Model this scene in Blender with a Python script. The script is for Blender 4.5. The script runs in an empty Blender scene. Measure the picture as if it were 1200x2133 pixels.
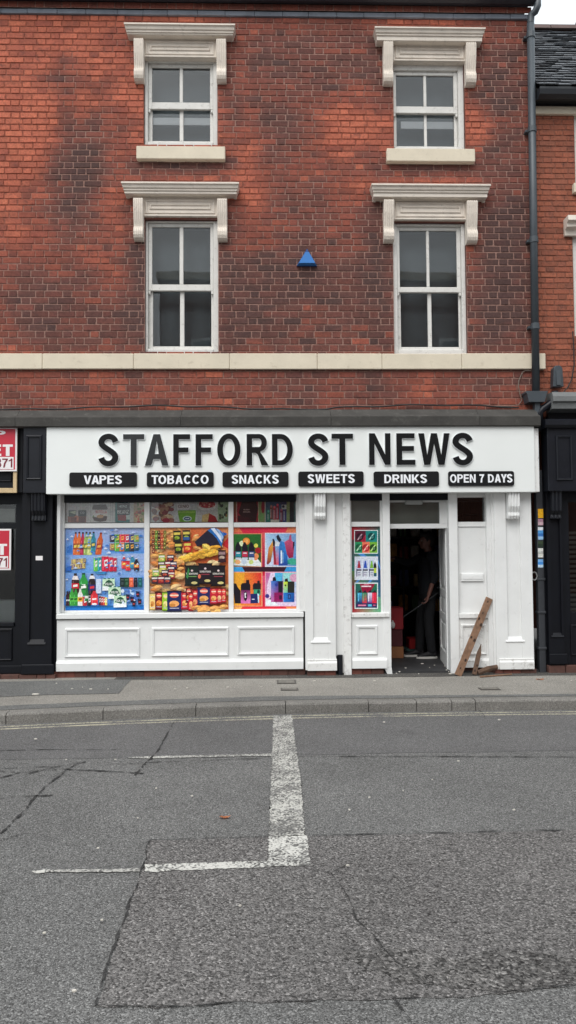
import bpy, bmesh, math, random
from mathutils import Vector, Matrix, noise
random.seed(7)
R = math.radians
scene = bpy.context.scene
COL = scene.collection

# ------------------------------------------------------------------ camera, world, sun
PW, PH, FPX = 1200.0, 2133.0, 1560.0
PITCH, YAW, ROLL = R(2.577), R(1.455), R(-0.346)
CAM = Vector((0.0, -9.5, 1.62))
_f = Vector((math.sin(YAW)*math.cos(PITCH), math.cos(YAW)*math.cos(PITCH), math.sin(PITCH)))
_r = Vector((math.cos(YAW), -math.sin(YAW), 0))
_u = _r.cross(_f)
RT = _r*math.cos(ROLL) + _u*math.sin(ROLL)
UP = _u*math.cos(ROLL) - _r*math.sin(ROLL)
FW = _f
cd = bpy.data.cameras.new('camera')
cam = bpy.data.objects.new('camera', cd); COL.objects.link(cam)
cd.sensor_fit = 'VERTICAL'; cd.sensor_height = 36.0; cd.lens = 36.0*FPX/PH
cd.clip_start = 0.05; cd.clip_end = 2000
cam.matrix_world = Matrix(((RT.x, UP.x, -FW.x, CAM.x), (RT.y, UP.y, -FW.y, CAM.y), (RT.z, UP.z, -FW.z, CAM.z), (0, 0, 0, 1)))
scene.camera = cam

SUN_AZ, SUN_EL = math.atan2(-0.35, -0.9), R(52)
w = bpy.data.worlds.new('World'); scene.world = w; w.use_nodes = True
nt = w.node_tree; nt.nodes.clear()
wo = nt.nodes.new('ShaderNodeOutputWorld'); wb = nt.nodes.new('ShaderNodeBackground')
sky = nt.nodes.new('ShaderNodeTexSky'); sky.sky_type = 'NISHITA'; sky.sun_disc = False
sky.sun_elevation = SUN_EL; sky.sun_rotation = SUN_AZ
sky.air_density = 1.0; sky.dust_density = 4.0; sky.ozone_density = 1.0
hs = nt.nodes.new('ShaderNodeHueSaturation'); hs.inputs['Saturation'].default_value = 0.22
nt.links.new(sky.outputs[0], hs.inputs['Color'])
# the overcast: an even cloud layer, a little brighter overhead than at the horizon, over the clear sky
tcw = nt.nodes.new('ShaderNodeTexCoord'); sxyz = nt.nodes.new('ShaderNodeSeparateXYZ'); nt.links.new(tcw.outputs['Generated'], sxyz.inputs[0])
cr = nt.nodes.new('ShaderNodeValToRGB'); cr.color_ramp.elements[0].color = (4.15, 4.55, 4.8, 1); cr.color_ramp.elements[1].color = (8.0, 8.5, 8.8, 1)
nt.links.new(sxyz.outputs[2], cr.inputs[0])
mw = nt.nodes.new('ShaderNodeMix'); mw.data_type = 'RGBA'; mw.inputs[0].default_value = 0.75
nt.links.new(hs.outputs[0], mw.inputs[6]); nt.links.new(cr.outputs[0], mw.inputs[7]); nt.links.new(mw.outputs[2], wb.inputs['Color'])
wb.inputs['Strength'].default_value = 0.15
nt.links.new(wb.outputs[0], wo.inputs[0])
sd = bpy.data.lights.new('sun', 'SUN'); so = bpy.data.objects.new('sun', sd); COL.objects.link(so)
sd.energy = 1.4; sd.angle = R(42); sd.color = (1.0, 0.97, 0.93)
sdir = Vector((math.sin(SUN_AZ)*math.cos(SUN_EL), math.cos(SUN_AZ)*math.cos(SUN_EL), math.sin(SUN_EL)))
so.rotation_euler = (-sdir).to_track_quat('-Z', 'Y').to_euler()
vs = scene.view_settings
scene.display_settings.display_device = 'sRGB'
vs.view_transform = 'Standard'; vs.look = 'None'; vs.gamma = 1.0; vs.exposure = 0.40; vs.use_curve_mapping = False

# ------------------------------------------------------------------ measuring helpers (photo pixel -> place on a real plane)
def ray(u, v):
    return FW*FPX + RT*(u-PW/2) - UP*(v-PH/2)
def P(u, v, y=0.0):
    d = ray(u, v); t = (y-CAM.y)/d.y
    return CAM.x+d.x*t, CAM.z+d.z*t
def G(u, v, z=0.0):
    d = ray(u, v); t = (z-CAM.z)/d.z
    return CAM.x+d.x*t, CAM.y+d.y*t
def proj(x, y, z):
    d = Vector((x, y, z))-CAM; k = d.dot(FW)
    return PW/2+FPX*d.dot(RT)/k, PH/2-FPX*d.dot(UP)/k
def RC(u0, v0, u1, v1, y=0.0):
    """axis aligned x0,x1,z0,z1 of a photo rectangle standing on the plane y"""
    a, b, c, d = P(u0, v0, y), P(u1, v0, y), P(u0, v1, y), P(u1, v1, y)
    return (a[0]+c[0])/2, (b[0]+d[0])/2, (c[1]+d[1])/2, (a[1]+b[1])/2

# ------------------------------------------------------------------ colour and materials
def lin(c):
    c /= 255.0
    return c/12.92 if c <= 0.04045 else ((c+0.055)/1.055)**2.4
def S(r, g, b):
    return (lin(r), lin(g), lin(b), 1.0)
def mixc(a, b, t):
    return tuple(a[i]*(1-t)+b[i]*t for i in range(3))+(1.0,)

class NT:
    def __init__(s, m):
        m.use_nodes = True; s.t = m.node_tree
        s.b = s.t.nodes['Principled BSDF']; s.o = s.t.nodes['Material Output']
        s.tc = s.t.nodes.new('ShaderNodeTexCoord').outputs['Object']
    def n(s, kind, **kw):
        x = s.t.nodes.new(kind)
        for k, v in kw.items(): setattr(x, k, v)
        return x
    def link(s, a, b): s.t.links.new(a, b)
    def noise(s, scale, detail=4, rough=0.6, vec=None):
        x = s.n('ShaderNodeTexNoise'); x.inputs['Scale'].default_value = scale
        x.inputs['Detail'].default_value = detail; x.inputs['Roughness'].default_value = rough
        s.link(vec or s.tc, x.inputs['Vector']); return x.outputs['Fac']
    def vor(s, scale, out='Distance', vec=None, feature='F1'):
        x = s.n('ShaderNodeTexVoronoi', feature=feature); x.inputs['Scale'].default_value = scale
        s.link(vec or s.tc, x.inputs['Vector']); return x.outputs[out]
    def ramp(s, fac, stops):
        x = s.n('ShaderNodeValToRGB'); e = x.color_ramp.elements
        while len(e) < len(stops): e.new(0.5)
        for i, (p, c) in enumerate(stops):
            e[i].position = p; e[i].color = c if isinstance(c, tuple) else (c, c, c, 1)
        s.link(fac, x.inputs[0]); return x.outputs[0]
    def mix(s, fac, a, b, mode='MIX'):
        x = s.n('ShaderNodeMix', data_type='RGBA', blend_type=mode)
        for sock, v in ((x.inputs[0], fac), (x.inputs[6], a), (x.inputs[7], b)):
            if isinstance(v, (int, float)): sock.default_value = v
            elif isinstance(v, tuple): sock.default_value = v
            else: s.link(v, sock)
        return x.outputs[2]
    def math(s, op, a, b=0.0, clamp=False):
        x = s.n('ShaderNodeMath', operation=op, use_clamp=clamp)
        for i, v in enumerate((a, b)):
            if isinstance(v, (int, float)): x.inputs[i].default_value = v
            else: s.link(v, x.inputs[i])
        return x.outputs[0]
    def bump(s, h, strength=0.3, dist=0.01):
        x = s.n('ShaderNodeBump'); x.inputs['Strength'].default_value = strength; x.inputs['Distance'].default_value = dist
        s.link(h, x.inputs['Height']); s.link(x.outputs[0], s.b.inputs['Normal'])
    def scaled(s, x, y, z):
        m = s.n('ShaderNodeMapping'); m.inputs['Scale'].default_value = (x, y, z)
        s.link(s.tc, m.inputs['Vector']); return m.outputs[0]

_M = {}
def paint(name, col, rough=0.5, var=0.12, scale=6.0, dirt=0.0, dirtcol=(0.05, 0.045, 0.04, 1), bump=0.05, spec=0.5, metal=0.0, streak=False):
    """a painted or plain surface: slow tone drift, fine grain, worn dirty flecks"""
    if name in _M: return _M[name]
    m = bpy.data.materials.new(name); k = NT(m)
    vec = k.scaled(1, 1, 0.15) if streak else None
    f = k.noise(scale, 5, 0.6, vec)
    c = k.mix(k.ramp(f, [(0.3, 0.0), (0.7, 1.0)]), tuple(x*(1-var) for x in col[:3])+(1,), tuple(min(1, x*(1+var*0.6)) for x in col[:3])+(1,))
    if dirt:
        d = k.ramp(k.noise(scale*2.3+3, 7, 0.7, vec), [(0.62-dirt*0.2, 0.0), (0.74, 1.0)])
        d = k.math('MULTIPLY', d, min(1, dirt*1.6))
        c = k.mix(d, c, dirtcol)
    k.link(c, k.b.inputs['Base Color'])
    k.b.inputs['Roughness'].default_value = rough
    k.b.inputs['Specular IOR Level'].default_value = spec
    k.b.inputs['Metallic'].default_value = metal
    if bump: k.bump(k.noise(scale*14, 4), bump, 0.01)
    _M[name] = m; return m

def attr_mat(name, rough=0.85, grime=True, bump=0.5, spec=0.3, gscale=38.0):
    if name in _M: return _M[name]
    m = bpy.data.materials.new(name); k = NT(m)
    a = k.n('ShaderNodeVertexColor'); a.layer_name = 'Col'
    c = a.outputs['Color']
    if grime:
        f = k.ramp(k.noise(gscale, 6, 0.7), [(0.3, 0.62), (0.55, 1.0), (0.75, 1.18)])
        c = k.mix(1.0, c, f, 'MULTIPLY')
        d = k.ramp(k.noise(9.0, 8, 0.75), [(0.54, 0.0), (0.66, 1.0)])
        c = k.mix(k.math('MULTIPLY', d, 0.55), c, S(72, 52, 50))
        lb = k.ramp(k.noise(7.0, 8, 0.78, k.scaled(1, 1, 1.6)), [(0.34, 1.0), (0.43, 0.0)])
        c = k.mix(k.math('MULTIPLY', lb, 0.55), c, k.mix(1.0, c, (1.75, 1.6, 1.4, 1), 'MULTIPLY'))
        p = k.ramp(k.noise(60.0, 3, 0.5), [(0.70, 0.0), (0.76, 1.0)])
        c = k.mix(k.math('MULTIPLY', p, 0.35), c, S(170, 130, 115))
    if name == 'printed_vinyl':                                        # the photographs on the posters are never one flat ink
        pf = k.ramp(k.noise(46.0, 6, 0.75), [(0.32, 0.5), (0.5, 1.0), (0.68, 1.45)])
        c = k.mix(0.6, c, k.mix(1.0, c, pf, 'MULTIPLY'))
        hv = k.n('ShaderNodeTexVoronoi'); hv.inputs['Scale'].default_value = 42; k.link(k.tc, hv.inputs['Vector'])
        c = k.mix(0.10, c, hv.outputs['Color'], 'SOFT_LIGHT')
    k.link(c, k.b.inputs['Base Color']); k.b.inputs['Roughness'].default_value = rough
    k.b.inputs['Specular IOR Level'].default_value = spec
    if bump: k.bump(k.noise(90, 5, 0.7), bump, 0.006)
    _M[name] = m; return m

def glass_mat(name, tint=(0.55, 0.58, 0.58, 1), rough=0.02, ior=1.5):
    if name in _M: return _M[name]
    m = bpy.data.materials.new(name); k = NT(m)
    tr = k.n('ShaderNodeBsdfTransparent'); tr.inputs[0].default_value = tint
    gl = k.n('ShaderNodeBsdfGlossy'); gl.inputs['Roughness'].default_value = rough
    bp = k.n('ShaderNodeBump'); bp.inputs['Strength'].default_value = 0.06; bp.inputs['Distance'].default_value = 0.02
    k.link(k.noise(1.3, 2), bp.inputs['Height']); k.link(bp.outputs[0], gl.inputs['Normal'])
    fr = k.n('ShaderNodeFresnel'); fr.inputs['IOR'].default_value = ior
    ms = k.n('ShaderNodeMixShader')
    k.link(k.math('MULTIPLY', fr.outputs[0], 1.1, True), ms.inputs[0]); k.link(tr.outputs[0], ms.inputs[1]); k.link(gl.outputs[0], ms.inputs[2])
    k.link(ms.outputs[0], k.o.inputs['Surface'])
    _M[name] = m; return m

# ------------------------------------------------------------------ object helpers
def tag(o, label=None, cat=None, group=None, kind=None):
    if label: o['label'] = label
    if cat: o['category'] = cat
    if group: o['group'] = group
    if kind: o['kind'] = kind
    return o
def thing(name, label, cat, loc=(0, 0, 0), group=None):
    o = bpy.data.objects.new(name, None); COL.objects.link(o)
    o.empty_display_size = 0.1; o.location = loc
    return tag(o, label, cat, group)
def world_loc(o):
    v = Vector((0, 0, 0))
    while o is not None:
        v = v+Vector(o.location); o = o.parent
    return v

class MB:
    def __init__(s): s.bm = bmesh.new(); s.cl = None
    def _bevel(s, fs, b, seg=1):
        es = set(e for f in fs for e in f.edges)
        bmesh.ops.bevel(s.bm, geom=list(es), offset=b, segments=seg, profile=0.7, affect='EDGES')
    def box(s, x0, x1, y0, y1, z0, z1, bevel=0.0, seg=1):
        if x1 < x0: x0, x1 = x1, x0
        if y1 < y0: y0, y1 = y1, y0
        if z1 < z0: z0, z1 = z1, z0
        v = [s.bm.verts.new((x, y, z)) for x in (x0, x1) for y in (y0, y1) for z in (z0, z1)]
        q = [(0, 1, 3, 2), (4, 6, 7, 5), (0, 4, 5, 1), (2, 3, 7, 6), (0, 2, 6, 4), (1, 5, 7, 3)]
        fs = [s.bm.faces.new([v[i] for i in t]) for t in q]
        if bevel: s._bevel(fs, min(bevel, 0.45*min(x1-x0, y1-y0, z1-z0)), seg)
        return s
    def rbox(s, u0, v0, u1, v1, y, depth, bevel=0.004):
        """box whose front face (towards the street) stands at y and covers that photo rectangle"""
        x0, x1, z0, z1 = RC(u0, v0, u1, v1, y)
        return s.box(x0, x1, y, y+depth, z0, z1, bevel)
    def prism(s, pts, y0, y1, axis='y', bevel=0.0):
        """polygon (a,b) extruded: axis y -> (x,z), axis x -> (y,z), axis z -> (x,y)"""
        def mk(a, b, t):
            return {'y': (a, t, b), 'x': (t, a, b), 'z': (a, b, t)}[axis]
        A = [s.bm.verts.new(mk(a, b, y0)) for a, b in pts]; B = [s.bm.verts.new(mk(a, b, y1)) for a, b in pts]
        n = len(pts); fs = [s.bm.faces.new(A), s.bm.faces.new(B[::-1])]
        for i in range(n): fs.append(s.bm.faces.new([A[i], B[i], B[(i+1) % n], A[(i+1) % n]]))
        if bevel: s._bevel(fs, bevel)
        return s
    def tube(s, path, r, n=10, cap=True):
        rings = []; e = None
        for i, p in enumerate(path):
            p = Vector(p); a = Vector(path[max(0, i-1)]); b = Vector(path[min(len(path)-1, i+1)])
            d = (b-a).normalized()
            if e is None:
                h = Vector((0, 0, 1)) if abs(d.z) < 0.9 else Vector((1, 0, 0)); e = d.cross(h).normalized()
            else: e = (e-d*e.dot(d)).normalized()
            g = e.cross(d)
            rr = r[i] if isinstance(r, (list, tuple)) else r
            ea, eb = rr if isinstance(rr, tuple) else (rr, rr)
            rings.append([s.bm.verts.new(p+e*math.cos(t)*ea+g*math.sin(t)*eb) for t in [2*math.pi*k/n for k in range(n)]])
        for a, b in zip(rings, rings[1:]):
            for k in range(n): s.bm.faces.new([a[k], a[(k+1) % n], b[(k+1) % n], b[k]])
        if cap: s.bm.faces.new(rings[0][::-1]); s.bm.faces.new(rings[-1])
        return s
    def ell(s, c, r, seg=14, rings=9, rot=None):
        m = Matrix.Translation(c) @ (rot.to_4x4() if rot else Matrix()) @ Matrix.Diagonal((r[0], r[1], r[2], 1))
        bmesh.ops.create_uvsphere(s.bm, u_segments=seg, v_segments=rings, radius=1.0, matrix=m); return s
    def quad(s, pts):
        s.bm.faces.new([s.bm.verts.new(p) for p in pts]); return s
    def moulding(s, x0, x1, z0, z1, y, w=0.03, d=0.016):
        """raised picture-frame moulding lying on the plane y (mitred, rounded-over section)"""
        sec = [(0, 0), (0.12, 0.7), (0.4, 1.0), (0.65, 0.75), (0.8, 0.8), (1, 0)]
        loops = []
        for a, b in sec:
            i = a*w; yy = y-b*d
            loops.append([s.bm.verts.new(q) for q in ((x0+i, yy, z0+i), (x1-i, yy, z0+i), (x1-i, yy, z1-i), (x0+i, yy, z1-i))])
        for A, B in zip(loops, loops[1:]):
            for k in range(4): s.bm.faces.new([A[k], A[(k+1) % 4], B[(k+1) % 4], B[k]])
        return s
    def build(s, name, mat, parent=None, label=None, smooth=False, loc=None):
        bmesh.ops.recalc_face_normals(s.bm, faces=s.bm.faces[:])
        off = world_loc(parent) if parent else Vector(loc or (0, 0, 0))
        if off.length: bmesh.ops.translate(s.bm, verts=s.bm.verts[:], vec=-off)
        me = bpy.data.meshes.new(name); s.bm.to_mesh(me); s.bm.free()
        return link(name, me, mat, parent, label, smooth, loc)

def link(name, me, mat, parent=None, label=None, smooth=False, loc=None):
    o = bpy.data.objects.new(name, me); COL.objects.link(o)
    for m in (mat if isinstance(mat, (list, tuple)) else [mat]): me.materials.append(m)
    if smooth:
        for p in me.polygons: p.use_smooth = True
    if parent: o.parent = parent
    elif loc: o.location = loc
    if label: o['label'] = label
    return o

# ------------------------------------------------------------------ a small bold grotesque alphabet drawn as outlines (unit height)
GW = dict(A=.74, B=.68, C=.72, D=.70, E=.62, G=.76, X=.72, Z=.64, F=.57, H=.70, I=.20, M=.86, K=.74, L=.58, N=.70, O=.78, P=.66, R=.72, S=.66, T=.66, U=.70, V=.72, W=1.02, Y=.70)
GW.update({'7': .56, '8': .58, '1': .36, '0': .58, '3': .56})
def glyph(ch, t=.165, b=.145):
    """closed contours of one capital; t stem width, b bar height"""
    w = GW[ch]
    def arc(cx, cy, rx, ry, a0, a1, n=14):
        return [(cx+rx*math.cos(R(a0+(a1-a0)*i/n)), cy+ry*math.sin(R(a0+(a1-a0)*i/n))) for i in range(n+1)]
    def ribbon(pts, th, tv):
        L_, R_ = [], []
        for i, p in enumerate(pts):
            a = pts[max(0, i-1)]; c = pts[min(len(pts)-1, i+1)]
            dx, dy = c[0]-a[0], c[1]-a[1]; l = math.hypot(dx, dy) or 1; nx, ny = -dy/l, dx/l
            k = .5*(th*abs(nx)+tv*abs(ny))/(abs(nx)+abs(ny))
            k = .5*math.sqrt((th*nx)**2+(tv*ny)**2)
            L_.append((p[0]+nx*k, p[1]+ny*k)); R_.append((p[0]-nx*k, p[1]-ny*k))
        return L_+R_[::-1]
    if ch == 'E': return [[(0, 0), (w, 0), (w, b), (t, b), (t, .44), (w*.93, .44), (w*.93, .44+b), (t, .44+b), (t, 1-b), (w*.97, 1-b), (w*.97, 1), (0, 1)]]
    if ch == 'F': return [[(0, 0), (t, 0), (t, .42), (w*.9, .42), (w*.9, .42+b), (t, .42+b), (t, 1-b), (w, 1-b), (w, 1), (0, 1)]]
    if ch == 'L': return [[(0, 0), (w, 0), (w, b), (t, b), (t, 1), (0, 1)]]
    if ch == 'I': return [[(0, 0), (t, 0), (t, 1), (0, 1)]]
    if ch == 'T': c = w/2; return [[(c-t/2, 0), (c+t/2, 0), (c+t/2, 1-b), (w, 1-b), (w, 1), (0, 1), (0, 1-b), (c-t/2, 1-b)]]
    if ch == 'H': return [[(0, 0), (t, 0), (t, .44), (w-t, .44), (w-t, 0), (w, 0), (w, 1), (w-t, 1), (w-t, .44+b), (t, .44+b), (t, 1), (0, 1)]]
    if ch == 'N': return [[(0, 0), (t*.95, 0), (t*.95, .68), (w-t, 0), (w, 0), (w, 1), (w-t*.95, 1), (w-t*.95, .32), (t, 1), (0, 1)]]
    if ch == 'A':
        c = w/2; k = t*1.08
        def ix(y, off): return c-(c-off)*(1-y) if False else None
        s = (c-.09)/1.0
        return [[(0, 0), (k, 0), (k+.065, .21), (w-k-.065, .21), (w-k, 0), (w, 0), (c+t*.56, 1), (c-t*.56, 1)], [(k+.105, .21+b), (w-k-.105, .21+b), (c, .80)]]
    if ch == 'V': c = w/2; k = t*1.08; return [[(0, 1), (k, 1), (c, .26), (w-k, 1), (w, 1), (c+t*.55, 0), (c-t*.55, 0)]]
    if ch == 'W':
        k = t*1.0; return [[(0, 1), (k, 1), (.28, .30), (.51-t*.52, 1), (.51+t*.52, 1), (.74, .30), (w-k, 1), (w, 1), (.74+t*.55, 0), (.74-t*.52, 0), (.51, .68), (.28+t*.52, 0), (.28-t*.55, 0)]]
    if ch == 'Y': c = w/2; k = t*1.15; return [[(c-t/2, 0), (c+t/2, 0), (c+t/2, .42), (w, 1), (w-k, 1), (c, .60), (k, 1), (0, 1), (c-t/2, .42)]]
    if ch == 'K': return [[(0, 0), (t, 0), (t, .28), (.29, .43), (w-t*1.25, 0), (w, 0), (.41, .56), (w*.97, 1), (w-t*1.35, 1), (t, .52), (t, 1), (0, 1)]]
    if ch == 'O': return [arc(w/2, .5, w/2, .515, 0, 360, 40)[:-1], arc(w/2, .5, w/2-t*1.02, .515-b*1.05, 0, 360, 40)[:-1]]
    if ch == 'D':
        r = .5; return [[(0, 0)]+arc(w-.42, .5, .42, .5, -90, 90, 22)+[(0, 1)], [(t, b)]+arc(w-.42, .5, .42-t, .5-b, -90, 90, 22)+[(t, 1-b)]]
    if ch in 'PRB':
        top = .44 if ch != 'B' else .53
        hh = (1-top)/2; cy = top+hh; rr = hh*.98; px = w-(.03 if ch == 'R' else 0)
        hole = [(t, top+b*.92)]+arc(px-rr, cy, rr-t, hh-b*.92, -90, 90, 12)+[(t, 1-b*.92)]
        if ch == 'P': return [[(0, 0), (t, 0), (t, top)]+arc(px-rr, cy, rr, hh, -90, 90, 16)+[(0, 1)], hole]
        if ch == 'R': return [[(0, 0), (t, 0), (t, .40), (.30, .40), (.38, .34), (w-t*1.15, 0), (w+.02, 0), (.55, .30), (.47, .415)]+arc(px-rr, cy, rr, hh, -78, 90, 16)+[(0, 1)], hole]
        h2 = .57/2; r2 = h2
        return [[(0, 0)]+arc(w-r2, h2, r2, h2, -90, 62, 14)+arc(px-.03-rr, cy, rr, hh, -62, 90, 14)+[(0, 1)],
                [(t, top+b*.45)]+arc(px-.03-rr, cy, rr-t, hh-b*.75, -90, 90, 10)+[(t, 1-b*.92)], [(t, b*.92)]+arc(w-r2, h2, r2-t, h2-b*.85, -90, 90, 10)+[(t, .57-b*.8)]]
    if ch == 'C':
        return [ribbon(arc(w/2+.0, .5, w/2-t/2, .515-b/2, 38, 322, 34), t, b*1.05)]
    if ch == 'Z': return [[(0, 0), (w, 0), (w, b), (.24, b), (w, 1-b), (w, 1), (.03, 1), (.03, 1-b), (w-.25, 1-b), (0, b)]]
    if ch == 'X': return [[(0, 0), (t*1.2, 0), (w/2, .36), (w-t*1.2, 0), (w, 0), (w*.62, .51), (w*.97, 1), (w-t*1.35, 1), (w/2, .66), (t*1.35, 1), (w*.03, 1), (w*.38, .51)]]
    if ch == 'G': return [ribbon(arc(w/2, .5, w/2-t/2, .515-b/2, 38, 340, 34), t, b*1.05)]
    if ch == 'M': return [[(0, 0), (t, 0), (t, .7), (w/2-t*.4, 0), (w/2+t*.4, 0), (w-t, .7), (w-t, 0), (w, 0), (w, 1), (w-t*1.4, 1), (w/2, .3), (t*1.4, 1), (0, 1)]]
    if ch == 'U': return [[(0, 1), (0, .33)]+arc(w/2, .33, w/2, .345, 180, 360, 18)+[(w, 1), (w-t, 1)]+arc(w/2, .33, w/2-t, .345-b, 360, 180, 18)+[(t, 1)]]
    if ch == 'S':
        a = [(w-t*.52, .70)]
        top = arc(w/2, .735, w/2-t*.52, .28-b*.5, 8, 205, 18)
        bot = arc(w/2, .275, w/2-t*.52, .29-b*.5, 25, -172, 18)
        pts = top+[(w*.34, .565), (w*.5, .51), (w*.66, .455)]+bot
        # light smoothing of the joins
        for _ in range(2): pts = [pts[0]]+[tuple((pts[i-1][k]+2*pts[i][k]+pts[i+1][k])/4 for k in (0, 1)) for i in range(1, len(pts)-1)]+[pts[-1]]
        return [ribbon(pts, t*1.08, b*1.1)]
    if ch == '7': return [[(.10, 0), (.10+t*1.05, 0), (.34, .45), (w, .88), (w, 1), (0, 1), (0, 1-b*1.1), (w-t*1.25, 1-b*1.1), (.18, .5)]]
    if ch == '1': return [[(w-t, 0), (w, 0), (w, 1), (w-t*.85, 1), (.12, .85), (0, .8), (0, .66), (w-t, .76)]]
    if ch == '8':
        L_ = arc(w/2, .745, w*.44, .265, -52, 232, 24); Q_ = arc(w/2, .275, w/2, .285, 142, 398, 24)
        return [L_+Q_, arc(w/2, .755, w*.44-t*.9, .255-b*.95, 0, 360, 16)[:-1], arc(w/2, .275, w/2-t*.92, .285-b*.95, 0, 360, 16)[:-1]]
    return [[(0, 0), (w, 0), (w, 1), (0, 1)]]
def text_mesh(txt, offset=0.0, extrude=0.0, t=.165, b=.145, gap=.085):
    c = bpy.data.curves.new('lettering', 'CURVE'); c.dimensions = '2D'; c.fill_mode = 'BOTH'
    c.extrude = extrude; c.offset = offset
    x = 0.0
    for i, ch in enumerate(txt):
        if ch == ' ': x += .36; continue
        for pts in glyph(ch, t, b):
            sp = c.splines.new('POLY'); sp.points.add(len(pts)-1); sp.use_cyclic_u = True
            for p, q in zip(sp.points, pts): p.co = (x+q[0], q[1], 0, 1)
        nx = txt[i+1] if i+1 < len(txt) else ''
        kern = -.09 if ch+nx in ('VA', 'AV', 'AY', 'TA', 'AT', 'AP', 'YS', 'TO') else 0
        x += GW[ch]+gap+kern
    o = bpy.data.objects.new('lettering', c); COL.objects.link(o)
    dg = bpy.context.evaluated_depsgraph_get(); dg.update()
    me = bpy.data.meshes.new_from_object(o.evaluated_get(dg))
    bpy.data.objects.remove(o); bpy.data.curves.remove(c)
    return me
def bbox(me):
    xs = [v.co.x for v in me.vertices]; ys = [v.co.y for v in me.vertices]
    return min(xs), max(xs), min(ys), max(ys)
def text_obj(name, txt, x0, x1, z0, z1, yfront, depth, mat, parent, grow=0.0, label=None, t=.165, b=.145, gap=.085, at=None):
    """flat letters standing on a vertical plane, fitted into x0..x1, z0..z1; grow widens every stroke"""
    ref = bbox(text_mesh(txt, 0, .1, t, b, gap))
    me = text_mesh(txt, grow, 0.5, t, b, gap)
    a0, a1, b0, b1 = ref
    off = world_loc(parent) if parent else Vector(at or (0, 0, 0))
    for v in me.vertices:
        x = x0+(v.co.x-a0)/(a1-a0)*(x1-x0); z = z0+(v.co.y-b0)/(b1-b0)*(z1-z0)
        v.co = Vector((x, yfront if v.co.z > 0 else yfront+depth, z))-off
    me.materials.clear()
    return link(name, me, mat, parent, label, False, at)

# ------------------------------------------------------------------ palette
WHITE = paint('white_gloss_paint', S(227, 228, 227), 0.38, 0.05, 3.0, 0.16, S(150, 146, 140), 0.05)
WHITE_D = paint('white_paint_scuffed', S(228, 228, 226), 0.45, 0.07, 5.0, 0.45, S(120, 112, 105), 0.08)
SIGNW = paint('white_sign_panel', S(234, 237, 235), 0.3, 0.025, 1.5, 0.0, bump=0.01)
STONE = paint('cream_painted_stone', S(216, 205, 184), 0.8, 0.08, 4.0, 0.25, S(150, 135, 115), 0.15)
STONE2 = paint('cream_weathered_moulding', S(222, 212, 200), 0.75, 0.10, 5.0, 0.28, S(120, 112, 104), 0.15)
SASH = paint('white_peeling_sash_paint', S(216, 214, 209), 0.6, 0.07, 7.0, 0.33, S(120, 112, 104), 0.15)
BLACK = paint('black_gloss_paint', S(24, 26, 33), 0.4, 0.25, 5.0, 0.2, S(50, 52, 56), 0.06, .3)
BLACK2 = paint('black_satin_paint', S(13, 15, 22), 0.5, 0.25, 5.0, 0.0, bump=0.05, spec=.25)
PIPE = paint('dark_grey_pipe_paint', S(66, 73, 79), 0.45, 0.12, 6.0, 0.25, S(45, 46, 48), 0.06)
CORN = paint('sooty_grey_cornice', S(66, 64, 61), 0.85, 0.3, 4.0, 0.35, S(100, 99, 94), 0.5)
SLATEB = paint('blue_grey_band_brick', S(126, 132, 143), 0.7, 0.25, 6.0, 0.3, S(120, 122, 126), 0.2)
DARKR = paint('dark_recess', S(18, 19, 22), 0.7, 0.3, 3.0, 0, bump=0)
GLASS = glass_mat('window_glass', (.96, .97, .97, 1))
CLEAR = glass_mat('shop_glass', (.99, .99, .99, 1))
BRICK = attr_mat('brick')
MORTAR = attr_mat('mortar', 0.95, True, 0.8)
PRINT = attr_mat('printed_vinyl', 0.32, False, 0.0, 0.5)

# ------------------------------------------------------------------ bricks
def blob(u, v, cu, cv, ru, rv):
    d = ((u-cu)/ru)**2+((v-cv)/rv)**2
    return math.exp(-d*1.2)
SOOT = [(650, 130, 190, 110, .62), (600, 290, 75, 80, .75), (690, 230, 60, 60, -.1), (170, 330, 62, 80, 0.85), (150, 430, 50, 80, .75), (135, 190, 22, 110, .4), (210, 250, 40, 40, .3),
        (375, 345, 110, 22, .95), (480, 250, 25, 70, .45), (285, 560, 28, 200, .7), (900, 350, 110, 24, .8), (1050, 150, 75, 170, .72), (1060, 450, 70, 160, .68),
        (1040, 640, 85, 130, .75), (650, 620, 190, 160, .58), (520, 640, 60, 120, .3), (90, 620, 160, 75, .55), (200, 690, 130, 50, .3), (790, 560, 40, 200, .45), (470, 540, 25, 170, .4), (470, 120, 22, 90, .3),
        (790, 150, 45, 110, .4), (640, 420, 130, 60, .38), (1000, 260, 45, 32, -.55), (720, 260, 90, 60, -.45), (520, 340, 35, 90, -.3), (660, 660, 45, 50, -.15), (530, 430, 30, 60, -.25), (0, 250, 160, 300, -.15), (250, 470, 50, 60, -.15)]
BR_A, BR_B, BR_C, BR_D = S(188, 106, 82), S(146, 80, 65), S(114, 70, 62), S(84, 61, 58)
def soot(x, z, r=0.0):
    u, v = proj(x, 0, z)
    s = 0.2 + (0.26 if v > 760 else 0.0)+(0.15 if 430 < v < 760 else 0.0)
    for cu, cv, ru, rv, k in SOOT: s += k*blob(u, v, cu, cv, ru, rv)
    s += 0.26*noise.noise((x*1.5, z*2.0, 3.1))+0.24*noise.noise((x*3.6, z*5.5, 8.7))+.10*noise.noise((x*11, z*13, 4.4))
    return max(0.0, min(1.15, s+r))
def brick_col(s):
    if s < 0.35: c = mixc(BR_A, BR_B, s/0.35)
    elif s < 0.7: c = mixc(BR_B, BR_C, (s-0.35)/0.35)
    else: c = mixc(BR_C, BR_D, min(1, (s-0.7)/0.35))
    return c
def mortar_col(s):
    return mixc(S(150, 88, 71), S(158, 124, 113), max(0, min(1, (s-0.2)/0.4)))
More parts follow.
